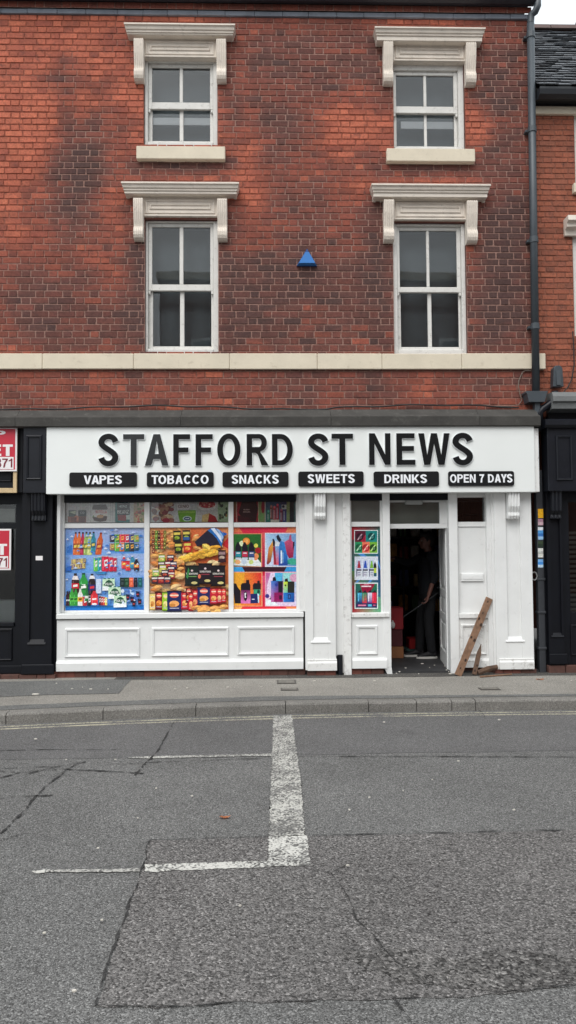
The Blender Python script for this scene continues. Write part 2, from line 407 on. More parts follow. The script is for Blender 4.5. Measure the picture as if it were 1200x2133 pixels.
def brick_wall(name, parent, x0, x1, z0, z1, holes, course, yf=0.0, sootf=soot, stretch=0.2275, head=0.1145, depth=0.12, seed=1, colf=brick_col, mcolf=mortar_col, flemish=True):
    rnd = random.Random(seed)
    V, F, C, MI = [], [], [], []
    def add(pts, cols, faces, mi):
        b = len(V); V.extend(pts); C.extend(cols)
        for f in faces: F.append([b+i for i in f]); MI.append(mi)
    z = z1; row = 0
    while z > z0+0.02:
        h = course(z); zl = max(z0, z-h)
        per = stretch+head if flemish else stretch
        off = (row % 2)*per/2+rnd.uniform(-.012, .012)
        cut = [(a, b) for a, b, c, d in holes if min(z, d)-max(zl, c) > 0.35*(z-zl)]
        x = x0-off-per*0.3; k = 0
        while x < x1:
            wd = (stretch if (k % 2 == 0) else head) if flemish else stretch
            wd *= rnd.uniform(.985, 1.015)
            a, b = max(x, x0), min(x+wd, x1); k += 1; x += wd
            segs = [(a, b)]
            for p, q in cut:
                ns = []
                for s0, s1 in segs:
                    if q <= s0 or p >= s1: ns.append((s0, s1)); continue
                    if p-s0 > 0: ns.append((s0, p))
                    if s1-q > 0: ns.append((q, s1))
                segs = ns
            for s0, s1 in segs:
                if s1-s0 < 0.025: continue
                j = lambda: rnd.uniform(-.0022, .0022)
                e = 0.0048; ch = 0.0045; y = yf-0.007+rnd.uniform(-.0025, .002)
                br = rnd.gauss(0, .085)+(0.22 if rnd.random() < .07 else 0)-(0.25 if rnd.random() < .05 else 0)
                o = [(s0+e+j(), zl+e+j()), (s1-e+j(), zl+e+j()), (s1-e+j(), z-e+j()), (s0+e+j(), z-e+j())]
                i_ = [(o[0][0]+ch, o[0][1]+ch), (o[1][0]-ch, o[1][1]+ch), (o[2][0]-ch, o[2][1]-ch), (o[3][0]+ch, o[3][1]-ch)]
                pts = [(p[0], yf+0.006, p[1]) for p in o]+[(p[0], y, p[1]) for p in i_]
                tint = rnd.uniform(.88, 1.12)
                cols = []
                for p in o+i_:
                    c = colf(sootf(p[0], p[1], br)); cols.append((c[0]*tint, c[1]*tint*rnd.uniform(.97, 1.03), c[2]*tint, 1))
                add(pts, cols, [(4, 5, 6, 7), (0, 1, 5, 4), (1, 2, 6, 5), (2, 3, 7, 6), (3, 0, 4, 7)], 0)
        z -= h; row += 1
    xs = sorted(set([x0, x1]+[q for a, b, c, d in holes for q in (a, b)]+[x0+i*(x1-x0)/60 for i in range(61)]))
    zs = sorted(set([z0, z1]+[q for a, b, c, d in holes for q in (c, d) if z0 < q < z1]+[z0+i*(z1-z0)/45 for i in range(46)]))
    for xa, xb in zip(xs, xs[1:]):
        for za, zb in zip(zs, zs[1:]):
            mx, mz = (xa+xb)/2, (za+zb)/2
            if any(a < mx < b and c < mz < d for a, b, c, d in holes): continue
            q = [(xa, za), (xb, za), (xb, zb), (xa, zb)]
            add([(p[0], yf, p[1]) for p in q], [mcolf(sootf(p[0], p[1])) for p in q], [(0, 1, 2, 3)], 1)
    for a, b, c, d in holes:
        col = [brick_col(.85)]*8
        pts = [(x, y, zz) for y in (yf, yf+depth) for x, zz in ((a, c), (b, c), (b, d), (a, d))]
        add(pts, col, [(0, 4, 5, 1), (1, 5, 6, 2), (2, 6, 7, 3), (3, 7, 4, 0)], 0)
    off = world_loc(parent)
    me = bpy.data.meshes.new(name)
    me.from_pydata([tuple(Vector(v)-off) for v in V], [], F); me.update()
    ca = me.color_attributes.new('Col', 'FLOAT_COLOR', 'POINT')
    for i, c in enumerate(C): ca.data[i].color = c
    o = link(name, me, [BRICK, MORTAR], parent)
    for p, i in zip(me.polygons, MI): p.material_index = i
    return o

#==BUILDING==
# ------------------------------------------------------------------ the brick building
XL = -7.2
XR = P(1112, 400)[0]
Z_TOP = P(600, 37)[1]
Z_LOW = P(600, 862)[1]
BLD = thing('brick_building', 'three storey red brick building with cream sash window surrounds above the white shop', 'building', (0, 0.0, 0))
WIN = [dict(f=(300, 125, 453, 304), hood=(258, 46, 490, 62, 72, 83), fr=(299, 85, 451, 121), br=((279, 82, 299, 166), (451, 83, 471, 167)), sill=(284, 304, 469, 331),
            up=((316, 374), (381, 438), 144, 214), lo=((317, 374), (382, 438), 229, 293), rail=(214, 228), look='upper left sash window'),
       dict(f=(302, 462, 455, 736), hood=(252, 377, 498, 393, 403, 413), fr=(298, 415, 453, 452), br=((278, 414, 298, 498), (453, 415, 473, 499)), sill=None,
            up=((317, 374), (382, 438), 475, 593), lo=((319, 375), (384, 440), 607, 721), rail=(594, 606), look='lower left sash window'),
       dict(f=(820, 132, 968, 310), hood=(781, 54, 1012, 69, 79, 90), fr=(819, 92, 971, 129), br=((799, 88, 819, 172), (971, 90, 992, 174)), sill=(806, 309, 990, 336),
            up=((829, 887), (893, 950), 155, 218), lo=((829, 887), (893, 950), 234, 300), rail=(219, 232), look='upper right sash window'),
       dict(f=(820, 468, 972, 737), hood=(774, 381, 1023, 397, 407, 418), fr=(820, 420, 973, 459), br=((800, 417, 821, 502), (973, 419, 995, 504)), sill=None,
            up=((832, 888), (894, 951), 480, 597), lo=((833, 889), (897, 953), 609, 722), rail=(597, 608), look='lower right sash window')]
holes = []
for W_ in WIN:
    x0, x1, z0, z1 = RC(*W_['f']); W_['hole'] = (x0, x1, z0, z1+0.03); holes.append(W_['hole'])
brick_wall('brick_wall', BLD, XL, XR, Z_LOW, Z_TOP, holes, lambda z: 0.0868 if z < 5.2 else 0.0868-0.0055*min(1, (z-5.2)/1.2), seed=3)

def window(W_):
    x0, x1, z0, z1 = W_['hole']; yb = 0.075
    m = MB()                                                          # box frame set into the brickwork
    ty = 0.10
    gx0 = P(W_['up'][0][0], 500, ty)[0]; gx1 = P(W_['up'][1][1], 500, ty)[0]
    jl = gx0-0.045; jr = gx1+0.045
    m.box(x0, jl, yb-0.035, yb+0.06, z0, z1, .006); m.box(jr, x1, yb-0.035, yb+0.06, z0, z1, .006)
    zt = P(400, W_['up'][2], ty)[1]; zb = P(400, W_['lo'][3], ty)[1]
    m.box(jl, jr, yb-0.035, yb+0.06, zt+0.05, z1, .006)
    m.box(jl, jr, yb-0.045, yb+0.06, z0, z0+max(.02, zb-z0-0.055), .006)
    f = m.build('window', SASH, BLD)
    def sash(name, rows, cols, y, zt_, zb_, rt_, rb_):
        s = MB()
        xs0, xs1 = jl+0.002, jr-0.002
        pz0, pz1 = rows
        (a0, a1), (b0, b1) = cols[:2]
        A0, A1, B0, B1 = [P(q, 500, y)[0] for q in (a0, a1, b0, b1)]
        s.box(xs0, A0, y, y+.035, zb_, zt_, .005); s.box(B1, xs1, y, y+.035, zb_, zt_, .005)
        s.box(A0, B1, y+.001, y+.035, pz1, zt_-.001, .005); s.box(A0, B1, y+.001, y+.035, zb_+.001, pz0, .005)
        s.box(A1, B0, y+.004, y+.035, pz0, pz1, .006)
        o = s.build(name, SASH, f)
        g = MB(); g.box(A0, A1, y+.02, y+.023, pz0, pz1); g.box(B0, B1, y+.02, y+.023, pz0, pz1)
        return o, g
    uz1 = zt; uz0 = P(400, W_['up'][3], 0.08)[1]; lz1 = P(400, W_['lo'][2], 0.115)[1]; lz0 = zb
    rz0 = P(400, W_['rail'][1], 0.075)[1]
    o1, g1 = sash('upper_sash', (uz0, uz1), W_['up'], 0.072, zt+0.048, rz0, 0, 0)
    o2, g2 = sash('lower_sash', (lz0, lz1), W_['lo'], 0.112, rz0+.04, zb-0.05, 0, 0)
    for xx in (jl, jr-.032):
        hs_ = MB(); hs_.box(xx, xx+.03, 0.069, 0.10, rz0-.045, rz0-.001, .006); hs_.build('sash_horn', SASH, f)
    bm2 = g1.bm
    tmp = bpy.data.meshes.new('t'); g2.bm.to_mesh(tmp); g2.bm.free(); bm2.from_mesh(tmp); bpy.data.meshes.remove(tmp)
    g1.build('pane', GLASS, f)
    # dim room behind the glass
    d = MB(); d.box(x0-.02, x1+.02, 0.34, 0.36, z0-.05, z1+.05); d.box(x0-.03, x0-.005, .14, .62, z0-.05, z1+.05); d.box(x1+.005, x1+.03, .14, .62, z0-.05, z1+.05); d.box(x0-.02, x1+.02, .14, .62, z1+.005, z1+.04); d.box(x0-.02, x1+.02, .14, .62, z0-.04, z0-.005)
    d.build('room_lining', paint('dim_room', S(118, 127, 131), .9, .15, 2.0, 0, bump=0), f)
    if W_['sill']:
        a = 252 if W_['f'][0] < 600 else 260
        c0, c1, c2, c3 = RC(W_['f'][0]+14, a, W_['f'][2]-14, a+10, 0.2)
        q = MB(); q.box(c0, c1, .165, .18, c2-.01, c3+.025, .003); q.build('blind_rail', paint('pale_blind_rail', S(240, 243, 245), .6, .03), f)
        sx = RC(*W_['sill'], -0.08)
        q = MB(); q.box(sx[0], sx[1], -.08, .11, sx[2], sx[3], .008)
        q.build('sill', STONE, f)
    # hood: three stepped mouldings on a block, running into the wall
    a0, t0, a1, t1, t2, t3 = W_['hood']
    h = MB()
    xa, xb, zlo, zhi = RC(a0, t0, a1, t1, -.19)
    hh = zhi-zlo
    sec = [(0.10, zhi+.012), (-.17, zhi), (-.19, zhi-.012), (-.19, zhi-.3*hh), (-.172, zhi-.38*hh), (-.162, zhi-.72*hh), (-.146, zhi-.80*hh), (-.146, zhi-hh), (-.13, zhi-hh-.006)]
    zl2 = P(400, t2, -.13)[1]
    sec += [(-.13, zl2), (-.118, zl2-.006), (0.0, zl2-.006), (0.10, zl2-.006)]
    # stepped section with mitred returns: a loop per section point
    loops = []
    for yy, zz in sec:
        ins = (-.19-min(0, yy))*-1*.55 if yy < 0 else (-.19)*-1*.55
        loops.append([h.bm.verts.new(p) for p in ((xa+ins, .02 if yy < 0 else min(yy, .02), zz), (xa+ins, min(yy, .02), zz), (xb-ins, min(yy, .02), zz), (xb-ins, .02 if yy < 0 else min(yy, .02), zz))])
    for A, B in zip(loops, loops[1:]):
        for k in range(3): h.bm.faces.new([A[k], A[k+1], B[k+1], B[k]])
    # end blocks against the wall
    zb3 = P(400, t3, -.03)[1]
    h.box(xa+.035, xa+.075, -.035, .02, zb3, zl2-.002, .006); h.box(xb-.075, xb-.035, -.035, .02, zb3, zl2-.002, .006)
    h.box(xa+.13, xb-.13, -.055, .02, zb3+.004, zl2-.007, .01)
    h.build('hood', STONE2, f)
    # frieze with a sunk and raised panel
    p0, p1, q0, q1 = RC(*W_['fr'], -.03)
    h = MB(); h.box(p0, p1, -.03, .09, q0, zb3+.002, .003); h.box(p0+.002, p1-.002, -.046, -.031, q0+.002, q0+.028, .006)
    h.moulding(p0+.03, p1-.03, q0+.04, q1-.01, -.031, .026, .012)
    h.moulding(p0+.085, p1-.085, q0+.095, q1-.065, -.031, .022, .014)
    h.build('frieze', STONE2, f)
    for bu0, bv0, bu1, bv1 in W_['br']:
        c0, c1, d0, d1 = RC(bu0, bv0, bu1, bv1, -.1); H = d1-d0
        prof = [(.02, d1), (-.118, d1), (-.124, d1-.02), (-.122, d1-.12*H), (-.112, d1-.32*H), (-.094, d1-.5*H), (-.08, d1-.62*H), (-.078, d1-.68*H), (-.084, d1-.685*H), (-.09, d1-.72*H), (-.1, d1-.75*H), (-.108, d1-.80*H), (-.106, d1-.88*H), (-.09, d1-.95*H), (-.06, d1-.99*H), (-.03, d0), (.02, d0)]
        h = MB(); wd = c1-c0
        h.prism(prof, c0, c1, 'x')
        front = prof[1:14]
        for k in range(5):
            cx = c0+wd*(0.1+0.2*k); r = wd*.085
            pth = [(cx, y_+.004, z_) for y_, z_ in front]
            h.tube(pth, [(r, .009)]*len(pth), 8)
        h.build('bracket', STONE2, f)
    return f
for W_ in WIN: window(W_)

# string course, cornice, eaves
m = MB()
sx0 = P(-60, 750)[0]; cuts = [XL]+[P(u, 750, -.05)[0] for u in (88, 278, 478, 661, 796, 962, 1137)]
zl, zh = P(600, 768.5, -.05)[1], P(600, 736, -.05)[1]
for a, b in zip(cuts, cuts[1:]): m.box(a+.0015, b-.0015, -.05, .05, zl+random.uniform(-.003, .003), zh+random.uniform(-.003, .003), .007)
m.build('string_course', STONE, BLD)
m = MB()
zc0, zc1 = P(600, 888, -.3)[1], P(600, 866, -.3)[1]; zc2 = P(600, 853, -.12)[1]
ca = [XL]+[P(u, 870, -.3)[0] for u in (31, 376, 690, 1000, 1127)]
for a, b in zip(ca, ca[1:]):
    j = random.uniform(-.004, .004)
    m.prism([(.06, zc0), (-.27, zc0), (-.29, zc0+.01), (-.295, zc1+j-.012), (-.27, zc1+j+.004), (-.22, zc1+.02+j), (-.12, zc2+j-.005), (-.02, zc2+.012), (.06, zc2+.012)], a+.002, b-.002, 'x')
m.build('cornice', CORN, BLD)
# a dark timber bressumer behind the shopfronts, and the walls, so that nothing hangs in the air
m = MB()
zb_ = P(600, 1040)[1]
m.box(XL, XR, .30, .42, zb_-.02, Z_LOW-.005)
m.box(XL, XR, .02, .05, zc0, Z_LOW-.003)
m.build('bressumer', DARKR, BLD)
m = MB()
eb0, eb1 = P(600, 34, -.03)[1], P(600, 24.5, -.03)[1]
x = XL
while x < XR:
    l = random.uniform(.3, .42); m.box(x+.002, min(x+l, XR)-.002, -.035+random.uniform(-.003, .003), .05, eb0, eb1, .004); x += l
m.build('eaves_band', SLATEB, BLD)
m = MB(); zz = eb1; zt_ = P(600, 9, -.05)[1]
brick_wall('eaves_brickwork', BLD, XL, XR, eb1+.002, zt_, [], lambda z: .086, yf=-.05, sootf=lambda x, z, r=0: .55+r*.6, seed=9)
m = MB()
gz = P(600, -5, -.2)[1]+.02
m.prism([(-.05, gz+.02), (-.08, gz-.01), (-.14, gz-.02), (-.19, gz), (-.2, gz+.05), (-.2, gz+.14), (-.19, gz+.14), (-.06, gz+.14)], XL, P(1118, 5, -.2)[0], 'x')
m.build('gutter', paint('blue_black_gutter', S(44, 47, 54), .5, .2), BLD)
m = MB(); m.prism([(-.2, gz+.14), (3.2, gz+2.4), (6.5, gz+.14)], XL, XR+.02, 'x'); m.build('roof', paint('dark_slate_roof', S(60, 63, 68), .7, .2, 5), BLD)
m = MB(); m.box(XL, XL+.1, .45, 6.4, 0, gz+.1); m.box(XL+.1, XR-.002, 6.3, 6.4, 0, gz+.1); m.box(XR-.1, XR-.001, .5, 6.3, 0, gz+.1)
m.box(XL+.1, XR-.1, .7, 6.3, zb_+.6, zb_+.66); m.build('side_wall', paint('plain_side_brick', S(120, 75, 62), .9, .2, 5), BLD)
# ------------------------------------------------------------------ white timber shopfront
SF = thing('shopfront', 'white painted timber shopfront with panelled base, poster filled window and open doorway', 'shopfront', (P(620, 1400)[0], -0.1, 0))
YF = -0.06                                                             # face of stall riser and posts
YG = 0.03                                                              # face of window frame
zs = P(600, 1028, YF)[1]+.12                                           # timber runs up behind the sign
zbase = P(400, 1395, YF)[1]
# stall riser
m = MB(); x0, x1, z0, z1 = RC(118, 1288, 632, 1396, YF)
m.box(x0, x1, YF, .12, z0, z1-.01, .004)
m.prism([(YF+.02, z0+.004), (YF-.028, z0+.004), (YF-.03, z0+.10), (YF-.022, z0+.115), (YF-.012, z0+.13), (YF+.02, z0+.135)], x0+.003, x1-.003, 'x')
SR = m.build('stall_riser', WHITE, SF)
for r in ((135, 1308, 292, 1369), (316, 1306, 477, 1367), (494, 1304, 614, 1364)):
    q = RC(*r, YF); m = MB(); m.moulding(q[0], q[1], q[2], q[3], YF, .036, .02); m.build('panel_moulding', WHITE, SR)
m = MB(); x0, x1, z0, z1 = RC(117, 1278, 633, 1288, YF-.03); m.box(x0, x1, YF-.035, .1, z0, z1+.008, .008); m.build('window_sill', WHITE, SF)
zsill = z1+.008
# display window frame
m = MB()
def post(mb, u0, u1, v0, v1, y, d, bev=.005):
    a, b, c, e = RC(u0, v0, u1, v1, y); mb.box(a, b, y, y+d, c, e, bev)
fx0, fx1, _, _ = RC(121, 1100, 630, 1280, YG)
zt0, zt1 = P(400, 1099, YG)[1], P(400, 1089, YG)[1]
cols = []
for a, b in ((121, 134), (300.5, 311.5), (476, 486.5), (617, 631)):
    q0, _, _, _ = RC(a, 1100, b, 1200, YG); q1 = RC(a, 1100, b, 1200, YG)[1]; cols.append((q0, q1))
zhead = P(400, 1046, YG)[1]
for q0, q1 in cols: m.box(q0, q1, YG-.012, YG+.07, zsill-.003, zs, .006)
for (a, b), (c, d) in zip(cols, cols[1:]):
    m.box(b, c, YG, YG+.06, zt0, zt1, .006)
    m.box(b, c, YG+.002, YG+.06, zsill-.002, zsill+.028, .006)
    m.box(b, c, YG+.004, YG+.06, zhead+.08, zs-.002)
WF = m.build('window_frame', WHITE, SF)
m = MB()
for (a, b), (c, d) in zip(cols, cols[1:]):
    m.box(b, c, YG+.034, YG+.04, zsill+.02, zt0); m.box(b, c, YG+.034, YG+.04, zt1, zhead+.09)
m.build('pane', CLEAR, WF)
# side cheeks that return to the posts
m = MB(); a, b, c, d = RC(118, 1030, 123, 1285, YF-.01); m.box(a, b+.012, YF-.01, YF+.08, zsill, zs-.004, .004)
m.build('corner_post', WHITE, SF)
m = MB(); a, b, c, d = RC(624, 1030, 637, 1396, YF); m.box(a, b, YF-.004, .12, zsill+.002, zs-.004, .005); 
m.build('corner_post', WHITE, SF)
# dark blind box across the head of the window and the doorway
m = MB(); a = cols[0][1]; b = cols[3][0]; m.box(a, b, YG-.03, YG+.0, zhead, zs-.01, .004); m.build('blind_box', BLACK2, SF)
m = MB(); a, b, c, d = RC(728, 1030, 936, 1042, -.02); m.box(a, b, -.03, .02, c, d+.1, .004); m.build('blind_box', BLACK2, SF)

def pilaster(u0, u1, v1, pan, brk, plinth):
    x0, x1, z0, z1 = RC(u0, 1060, u1, v1, YF-.05)
    m = MB(); y = YF-.05
    px0, px1, pz0, pz1 = RC(*pan, y)
    # face with a sunk panel: stiles, rails and a set back field
    m.box(x0, px0, y, .1, z0, zs, .003); m.box(px1, x1, y, .1, z0, zs, .003)
    m.box(px0, px1, y, .1, z0, pz0, 0); m.box(px0, px1, y+.028, .1, pz0, zs-.002, 0)
    # splayed lower edge of the panel
    m.prism([(y-.006, pz0-.022), (y-.014, pz0-.012), (y+.028, pz0+.045), (y+.029, pz0-.022)], px0-.03, px1+.03, 'x')
    o = m.build('pilaster', WHITE, SF)
    m = MB(); q = RC(*plinth, y-.02)
    m.prism([(y+.02, q[2]), (y-.024, q[2]), (y-.026, q[3]-.05), (y-.012, q[3]-.03), (y-.014, q[3]-.008), (y+.02, q[3])], q[0], q[1], 'x')
    m.build('plinth_block', WHITE_D, o)
    q = RC(*brk, y-.05); m = MB(); H = q[3]-q[2]; zt = zs-.004
    prof = [(y+.03, zt), (y-.10, zt), (y-.095, q[2]+.5*H), (y-.07, q[2]+.32*H), (y-.062, q[2]+.25*H), (y-.068, q[2]+.22*H), (y-.075, q[2]+.12*H), (y-.06, q[2]+.02*H), (y-.02, q[2]), (y+.03, q[2])]
    m.prism(prof, q[0], q[1], 'x', .0)
    wd = q[1]-q[0]
    for k in range(4):
        cx = q[0]+wd*(.125+.25*k); pth = [(cx, yy-.001, zz) for yy, zz in prof[1:9]]
        m.tube(pth, [(wd*.095, .012)]*len(pth), 8)
    m.build('bracket', WHITE, o)
    return o
pilaster(635.5, 699, 1396, (652, 1060, 682, 1336), (655, 1030, 678, 1081), (641, 1373, 702, 1397))
pilaster(1032, 1110, 1394, (1056, 1060, 1085, 1334), (1057, 1030, 1081, 1080), (1041, 1371, 1113, 1394))
# flat strip with a service pipe foot, then the tall post
m = MB(); a, b, c, d = RC(699, 1030, 718, 1366, YF+.01); m.box(a-.01, b, YF+.012, .1, c, zs-.006, .003)
a2, _, c2, _ = RC(713, 1360, 718, 1402, YF+.01); m.box(a2, b, YF+.0125, .1, c2, c, 0); m.build('filler_board', WHITE, SF)
m = MB(); a, b, c, d = RC(715.5, 1030, 731, 1408, YF-.03); m.box(a, b, YF-.03, .1, c, zs-.005, .005); m.build('door_post', WHITE_D, SF)
# side window
YS = .0
m = MB()
pu = (733, 792)
a0, a1, zp0, zp1 = RC(733, 1097, 793, 1275, YS); _, _, zq0, zq1 = RC(733, 1043, 792, 1087, YS)
xl = P(731, 1200, YF)[0]; xr = P(798, 1200, YS)[0]
m.box(xl, a0, YS, .08, zp0-.02, zs-.01, .004); m.box(a1, xr, YS, .08, zp0-.02, zs-.01, .004)
m.box(a0, a1, YS+.002, .08, zp1, zq0, .004); m.box(a0, a1, YS+.004, .08, zq1+.05, zs-.012)
SW = m.build('side_window', WHITE, SF)
m = MB(); m.box(a0, a1, YS+.03, YS+.036, zp0-.01, zp1); m.box(a0, a1, YS+.03, YS+.036, zq0, zq1+.06); m.build('pane', GLASS, SW)
FROST = paint('grey_frosted_film', S(150, 152, 146), .6, .12, 4, 0, bump=0)
m = MB(); m.box(a0+.002, a1-.002, YS+.0365, YS+.04, zq0, zq1+.06); m.build('frosted_film', FROST, SW)
m = MB(); a, b, c, d = RC(728, 1278, 812, 1286, YF-.02); m.box(xl, b, YF-.02, .1, c, zp0-.004, .006); m.build('window_sill', WHITE_D, SF)
m = MB(); a, b, c2, d2 = RC(731, 1288, 806, 1392, YF+.01)
m.box(xl, b, YF+.01, .1, c2, c-.002, .003)
m.prism([(YF+.03, c2+.002), (YF-.02, c2+.002), (YF-.02, c2+.10), (YF-.008, c2+.125), (YF+.03, c2+.13)], xl+.004, b-.004, 'x')
q = RC(742, 1302, 787, 1364, YF+.01); m.moulding(q[0], q[1], q[2], q[3], YF+.01, .038, .02); m.build('stall_riser', WHITE, SF)
# door frame
m = MB(); a, b, c, d = RC(798, 1040, 814, 1407, YF+.0); m.box(a+.004, b, YF+.005, .14, c+.10, zs-.008, .005)
m.prism([(a+.004, c+.10), (a+.05, c+.0), (b+.012, c-.01), (b, c+.10)], YF+.006, .10, 'y')
YD = .05
_, xdr, _, _ = RC(812, 1100, 938, 1200, YD)
xdl = b; zb0 = P(870, 1101, YD)[1]; zb1 = P(870, 1091, YD)[1]; zq = P(870, 1046, YD)[1]
xg1 = P(916, 1070, YD)[0]
m.box(xdl, xdr, YD, YD+.07, zb0, zb1, .005); m.box(xdl, xdr, YD+.002, YD+.07, zq, zs-.01); m.box(xg1, xdr, YD-.002, YD+.07, zb1, zq, .004)
m.box(xdl-.002, xdl+.02, YD+.004, YD+.07, zb1, zq)
DF = m.build('door_frame', WHITE, SF)
m = MB(); m.box(xdl+.018, xg1, YD+.03, YD+.036, zb1, zq); m.build('pane', GLASS, DF)
m = MB(); m.box(xdl+.02, xg1-.002, YD+.0365, YD+.04, zb1, zq-.0); m.build('frosted_film', paint('greenish_frosted_film', S(128, 134, 126), .6, .15, 3, 0, bump=0), DF)
m = MB(); q = RC(845, 1038, 880, 1051, YD-.03); m.box(q[0], q[1], YD-.05, YD+.02, q[2], q[3], .01); m.build('door_closer', paint('grey_metal', S(150, 152, 150), .5), DF)
# right hand door post
m = MB(); a, b, c, d = RC(937, 1030, 955, 1408, YF-.0); m.box(a, b, YF, .14, c, zs-.009, .005); m.build('door_post', WHITE, SF)
xh = a
# open door leaf: hinged on that post, swung into the shop
xe, ze0 = P(919, 1370, .92)[0], 0.03
zh0 = .03
LD = thing('door', None, None, (0, 0, 0)); LD.parent = None
bpy.data.objects.remove(LD)
y0, y1 = .10, .93
def leaf(t, off):  # point on the leaf plane
    return (xh-.004+(xe-xh)*t-off, y0+(y1-y0)*t)
m = MB()
def lbox(t0, t1, z0, z1, o0, o1, mb):
    p = [leaf(t0, o0), leaf(t1, o0), leaf(t1, o1), leaf(t0, o1)]
    mb.prism([(a_, b_) for a_, b_ in p], z0, z1, 'z', .003)
ztop = zb0-.006
lbox(0, 1, zh0, ztop, -.045, -.012, m)
for t0, t1 in ((0, .16), (.84, 1)): lbox(t0, t1, zh0, ztop, -.0121, .008, m)
for z0, z1 in ((zh0, .22), (.62, .72), (.93, 1.03), (1.9, ztop)): lbox(.16, .84, z0, z1, -.0122, .007, m)
DL = m.build('door', WHITE, SF)
m = MB()
for z0, z1 in ((.24, .60), (1.05, 1.88)): lbox(.24, .76, z0+.03, z1-.03, -.0123, .004, m)
lbox(.24, .76, .745, .905, -.0123, .004, m); m.build('door_panel', WHITE, DL)
m = MB(); z_h = P(926, 1228, .82)[1]; lbox(.84, .93, z_h-.10, z_h+.10, .008, .018, m)
p = leaf(.88, .05); q2 = leaf(.72, .05); pa = leaf(.88, .01)
m.tube([(pa[0], pa[1], z_h+.03), (p[0], p[1], z_h+.03), (q2[0], q2[1], z_h+.03)], .011, 8); m.build('handle', BLACK2, DL)
# blanked second door on the right
YB = .0
m = MB(); a, b, c, d = RC(955, 1096, 1014, 1279, YB); ax, bx, c3, d3 = RC(953, 1036, 1013, 1087, YB)
xr2 = P(1018, 1200, YB)[0]
m.box(xh+.05, a, YB, .08, c, zs-.012, .003); m.box(b, xr2+.05, YB, .08, c, zs-.012, .003); m.box(a, b, YB+.002, .08, d, c3, .004); m.box(a, b, YB+.003, .08, d3, zs-.013, .003)
m.box(a, b, YB+.012, .08, c, d, 0)
m.moulding(a-.004, b+.004, c+.01, d+.004, YB+.006, .012, .01)
BD = m.build('boarded_door', WHITE, SF)
m = MB(); m.box(a, b, YB+.03, YB+.036, c3, d3); m.build('pane', GLASS, BD)
m = MB(); q = RC(961, 1194, 1008, 1211, YB-.01); m.box(q[0], q[1], YB-.012, YB+.013, q[2], q[3], .006); m.box(q[0]+.015, q[1]-.015, YB-.018, YB-.0121, q[2]+.028, q[3]-.02, .004); m.build('letter_plate', WHITE, BD)
m = MB(); q = RC(952, 1278, 1028, 1288, YF-.0); m.box(xh+.115, q[1], YF+.004, .08, q[2], q[3], .006); zz2 = q[2]
m.build('middle_rail', WHITE_D, BD)
m = MB(); q = RC(955, 1288, 1028, 1390, YF+.03); m.box(xh+.09, q[1]+.02, YF+.03, .08, q[2], zz2-.002, .003)
m.prism([(YF+.05, q[2]+.002), (YF+.004, q[2]+.002), (YF+.004, q[2]+.085), (YF+.016, q[2]+.11), (YF+.05, q[2]+.115)], xh+.1, q[1]+.01, 'x')
q = RC(960, 1300, 1013, 1364, YF+.03); m.moulding(q[0], q[1], q[2], q[3], YF+.03, .034, .02); m.build('base_panel', WHITE_D, BD)
m = MB(); a, b, c, d = RC(1016, 1030, 1034, 1393, YF+.0); m.box(a, b, YF+.0, .1, c, zs-.007, .004); q = RC(1027, 1030, 1036, 1393, YF-.02); m.box(q[0]-.01, q[1], YF-.024, .05, c-.01, zs-.0075, .004); m.build('corner_post', WHITE, SF)
# brick footing
TILE = paint('brown_footing_brick', S(92, 62, 54), .85, .3, 5, .4, S(52, 46, 42), .3)
TILE2 = paint('red_footing_brick', S(112, 66, 56), .85, .25, 5, .3, S(60, 48, 44), .3)
rnd = random.Random(5)
def footing(u0, u1, v0, y):
    x0 = P(u0, 1400, y)[0]; x1 = P(u1, 1400, y)[0]; zt = P((u0+u1)/2, v0, y)[1]; x = x0; m = MB(); mi = []
    m.box(x0, x1, y+.008, .12, -.05, zt-.008); n0 = len(m.bm.faces)
    while x < x1-.02:
        l = rnd.choice((.11, .11, .15, .225)); e = min(x+l, x1)
        m.box(x+.003, e-.003, y+rnd.uniform(-.004, .004), .10, -.05, zt-.002+rnd.uniform(-.004, .003), .004)
        for f in m.bm.faces[n0:] if False else list(m.bm.faces)[n0:]: f.material_index = 1 if rnd.random() < 0 else f.material_index
        k = 1 if rnd.random() < .3 else 0
        for f in list(m.bm.faces)[n0:]: f.material_index = k
        n0 = len(m.bm.faces); x = e
    m.build('brick_footing', [TILE, TILE2], SF)
footing(112, 636, 1397, YF+.005); footing(640, 700, 1397, YF-.045); footing(731, 800, 1392, YF+.015); footing(955, 1030, 1391, YF+.05); footing(1031, 1118, 1394, YF-.045)
m = MB(); a, b, c, d = RC(703, 1364, 714, 1403, YF-.005); m.tube([((a+b)/2, YF-.005, -.02), ((a+b)/2, YF-.005, d)], (b-a)/2, 12)
o = m.build('pipe_stub', BLACK, None, 'short black pipe stub rising beside the white pilaster foot'); tag(o, None, 'pipe')

# ------------------------------------------------------------------ the sign
YSG = -.25
sx0, sx1, sz0, sz1 = RC(96.5, 888, 1114, 1027, YSG)
SG = thing('shop_sign', 'long white fascia sign with large black letters STAFFORD ST NEWS', 'sign', ((sx0+sx1)/2, YSG, sz0))
m = MB(); m.box(sx0, sx1, YSG, -.10, sz0, sz1, .004); m.build('board', SIGNW, SG)
m = MB(); a, b, c, d = RC(1100, 892, 1123, 1025, YSG+.03); m.box(sx0+.02, b, YSG+.03, -.101, c+.002, d, .004); m.box(sx0+.01, b-.03, -.1005, -.02, sz0+.003, sz1-.01)
m.build('backing_board', WHITE_D, SG)
LBLK = paint('black_acrylic', S(13, 14, 16), .5, .1, 2, 0, bump=0, spec=.25)
LGRY = paint('charcoal_acrylic', S(50, 52, 54), .5, .08, 2, 0, bump=0, spec=.25)  # greyer tone used on two of the sign letters
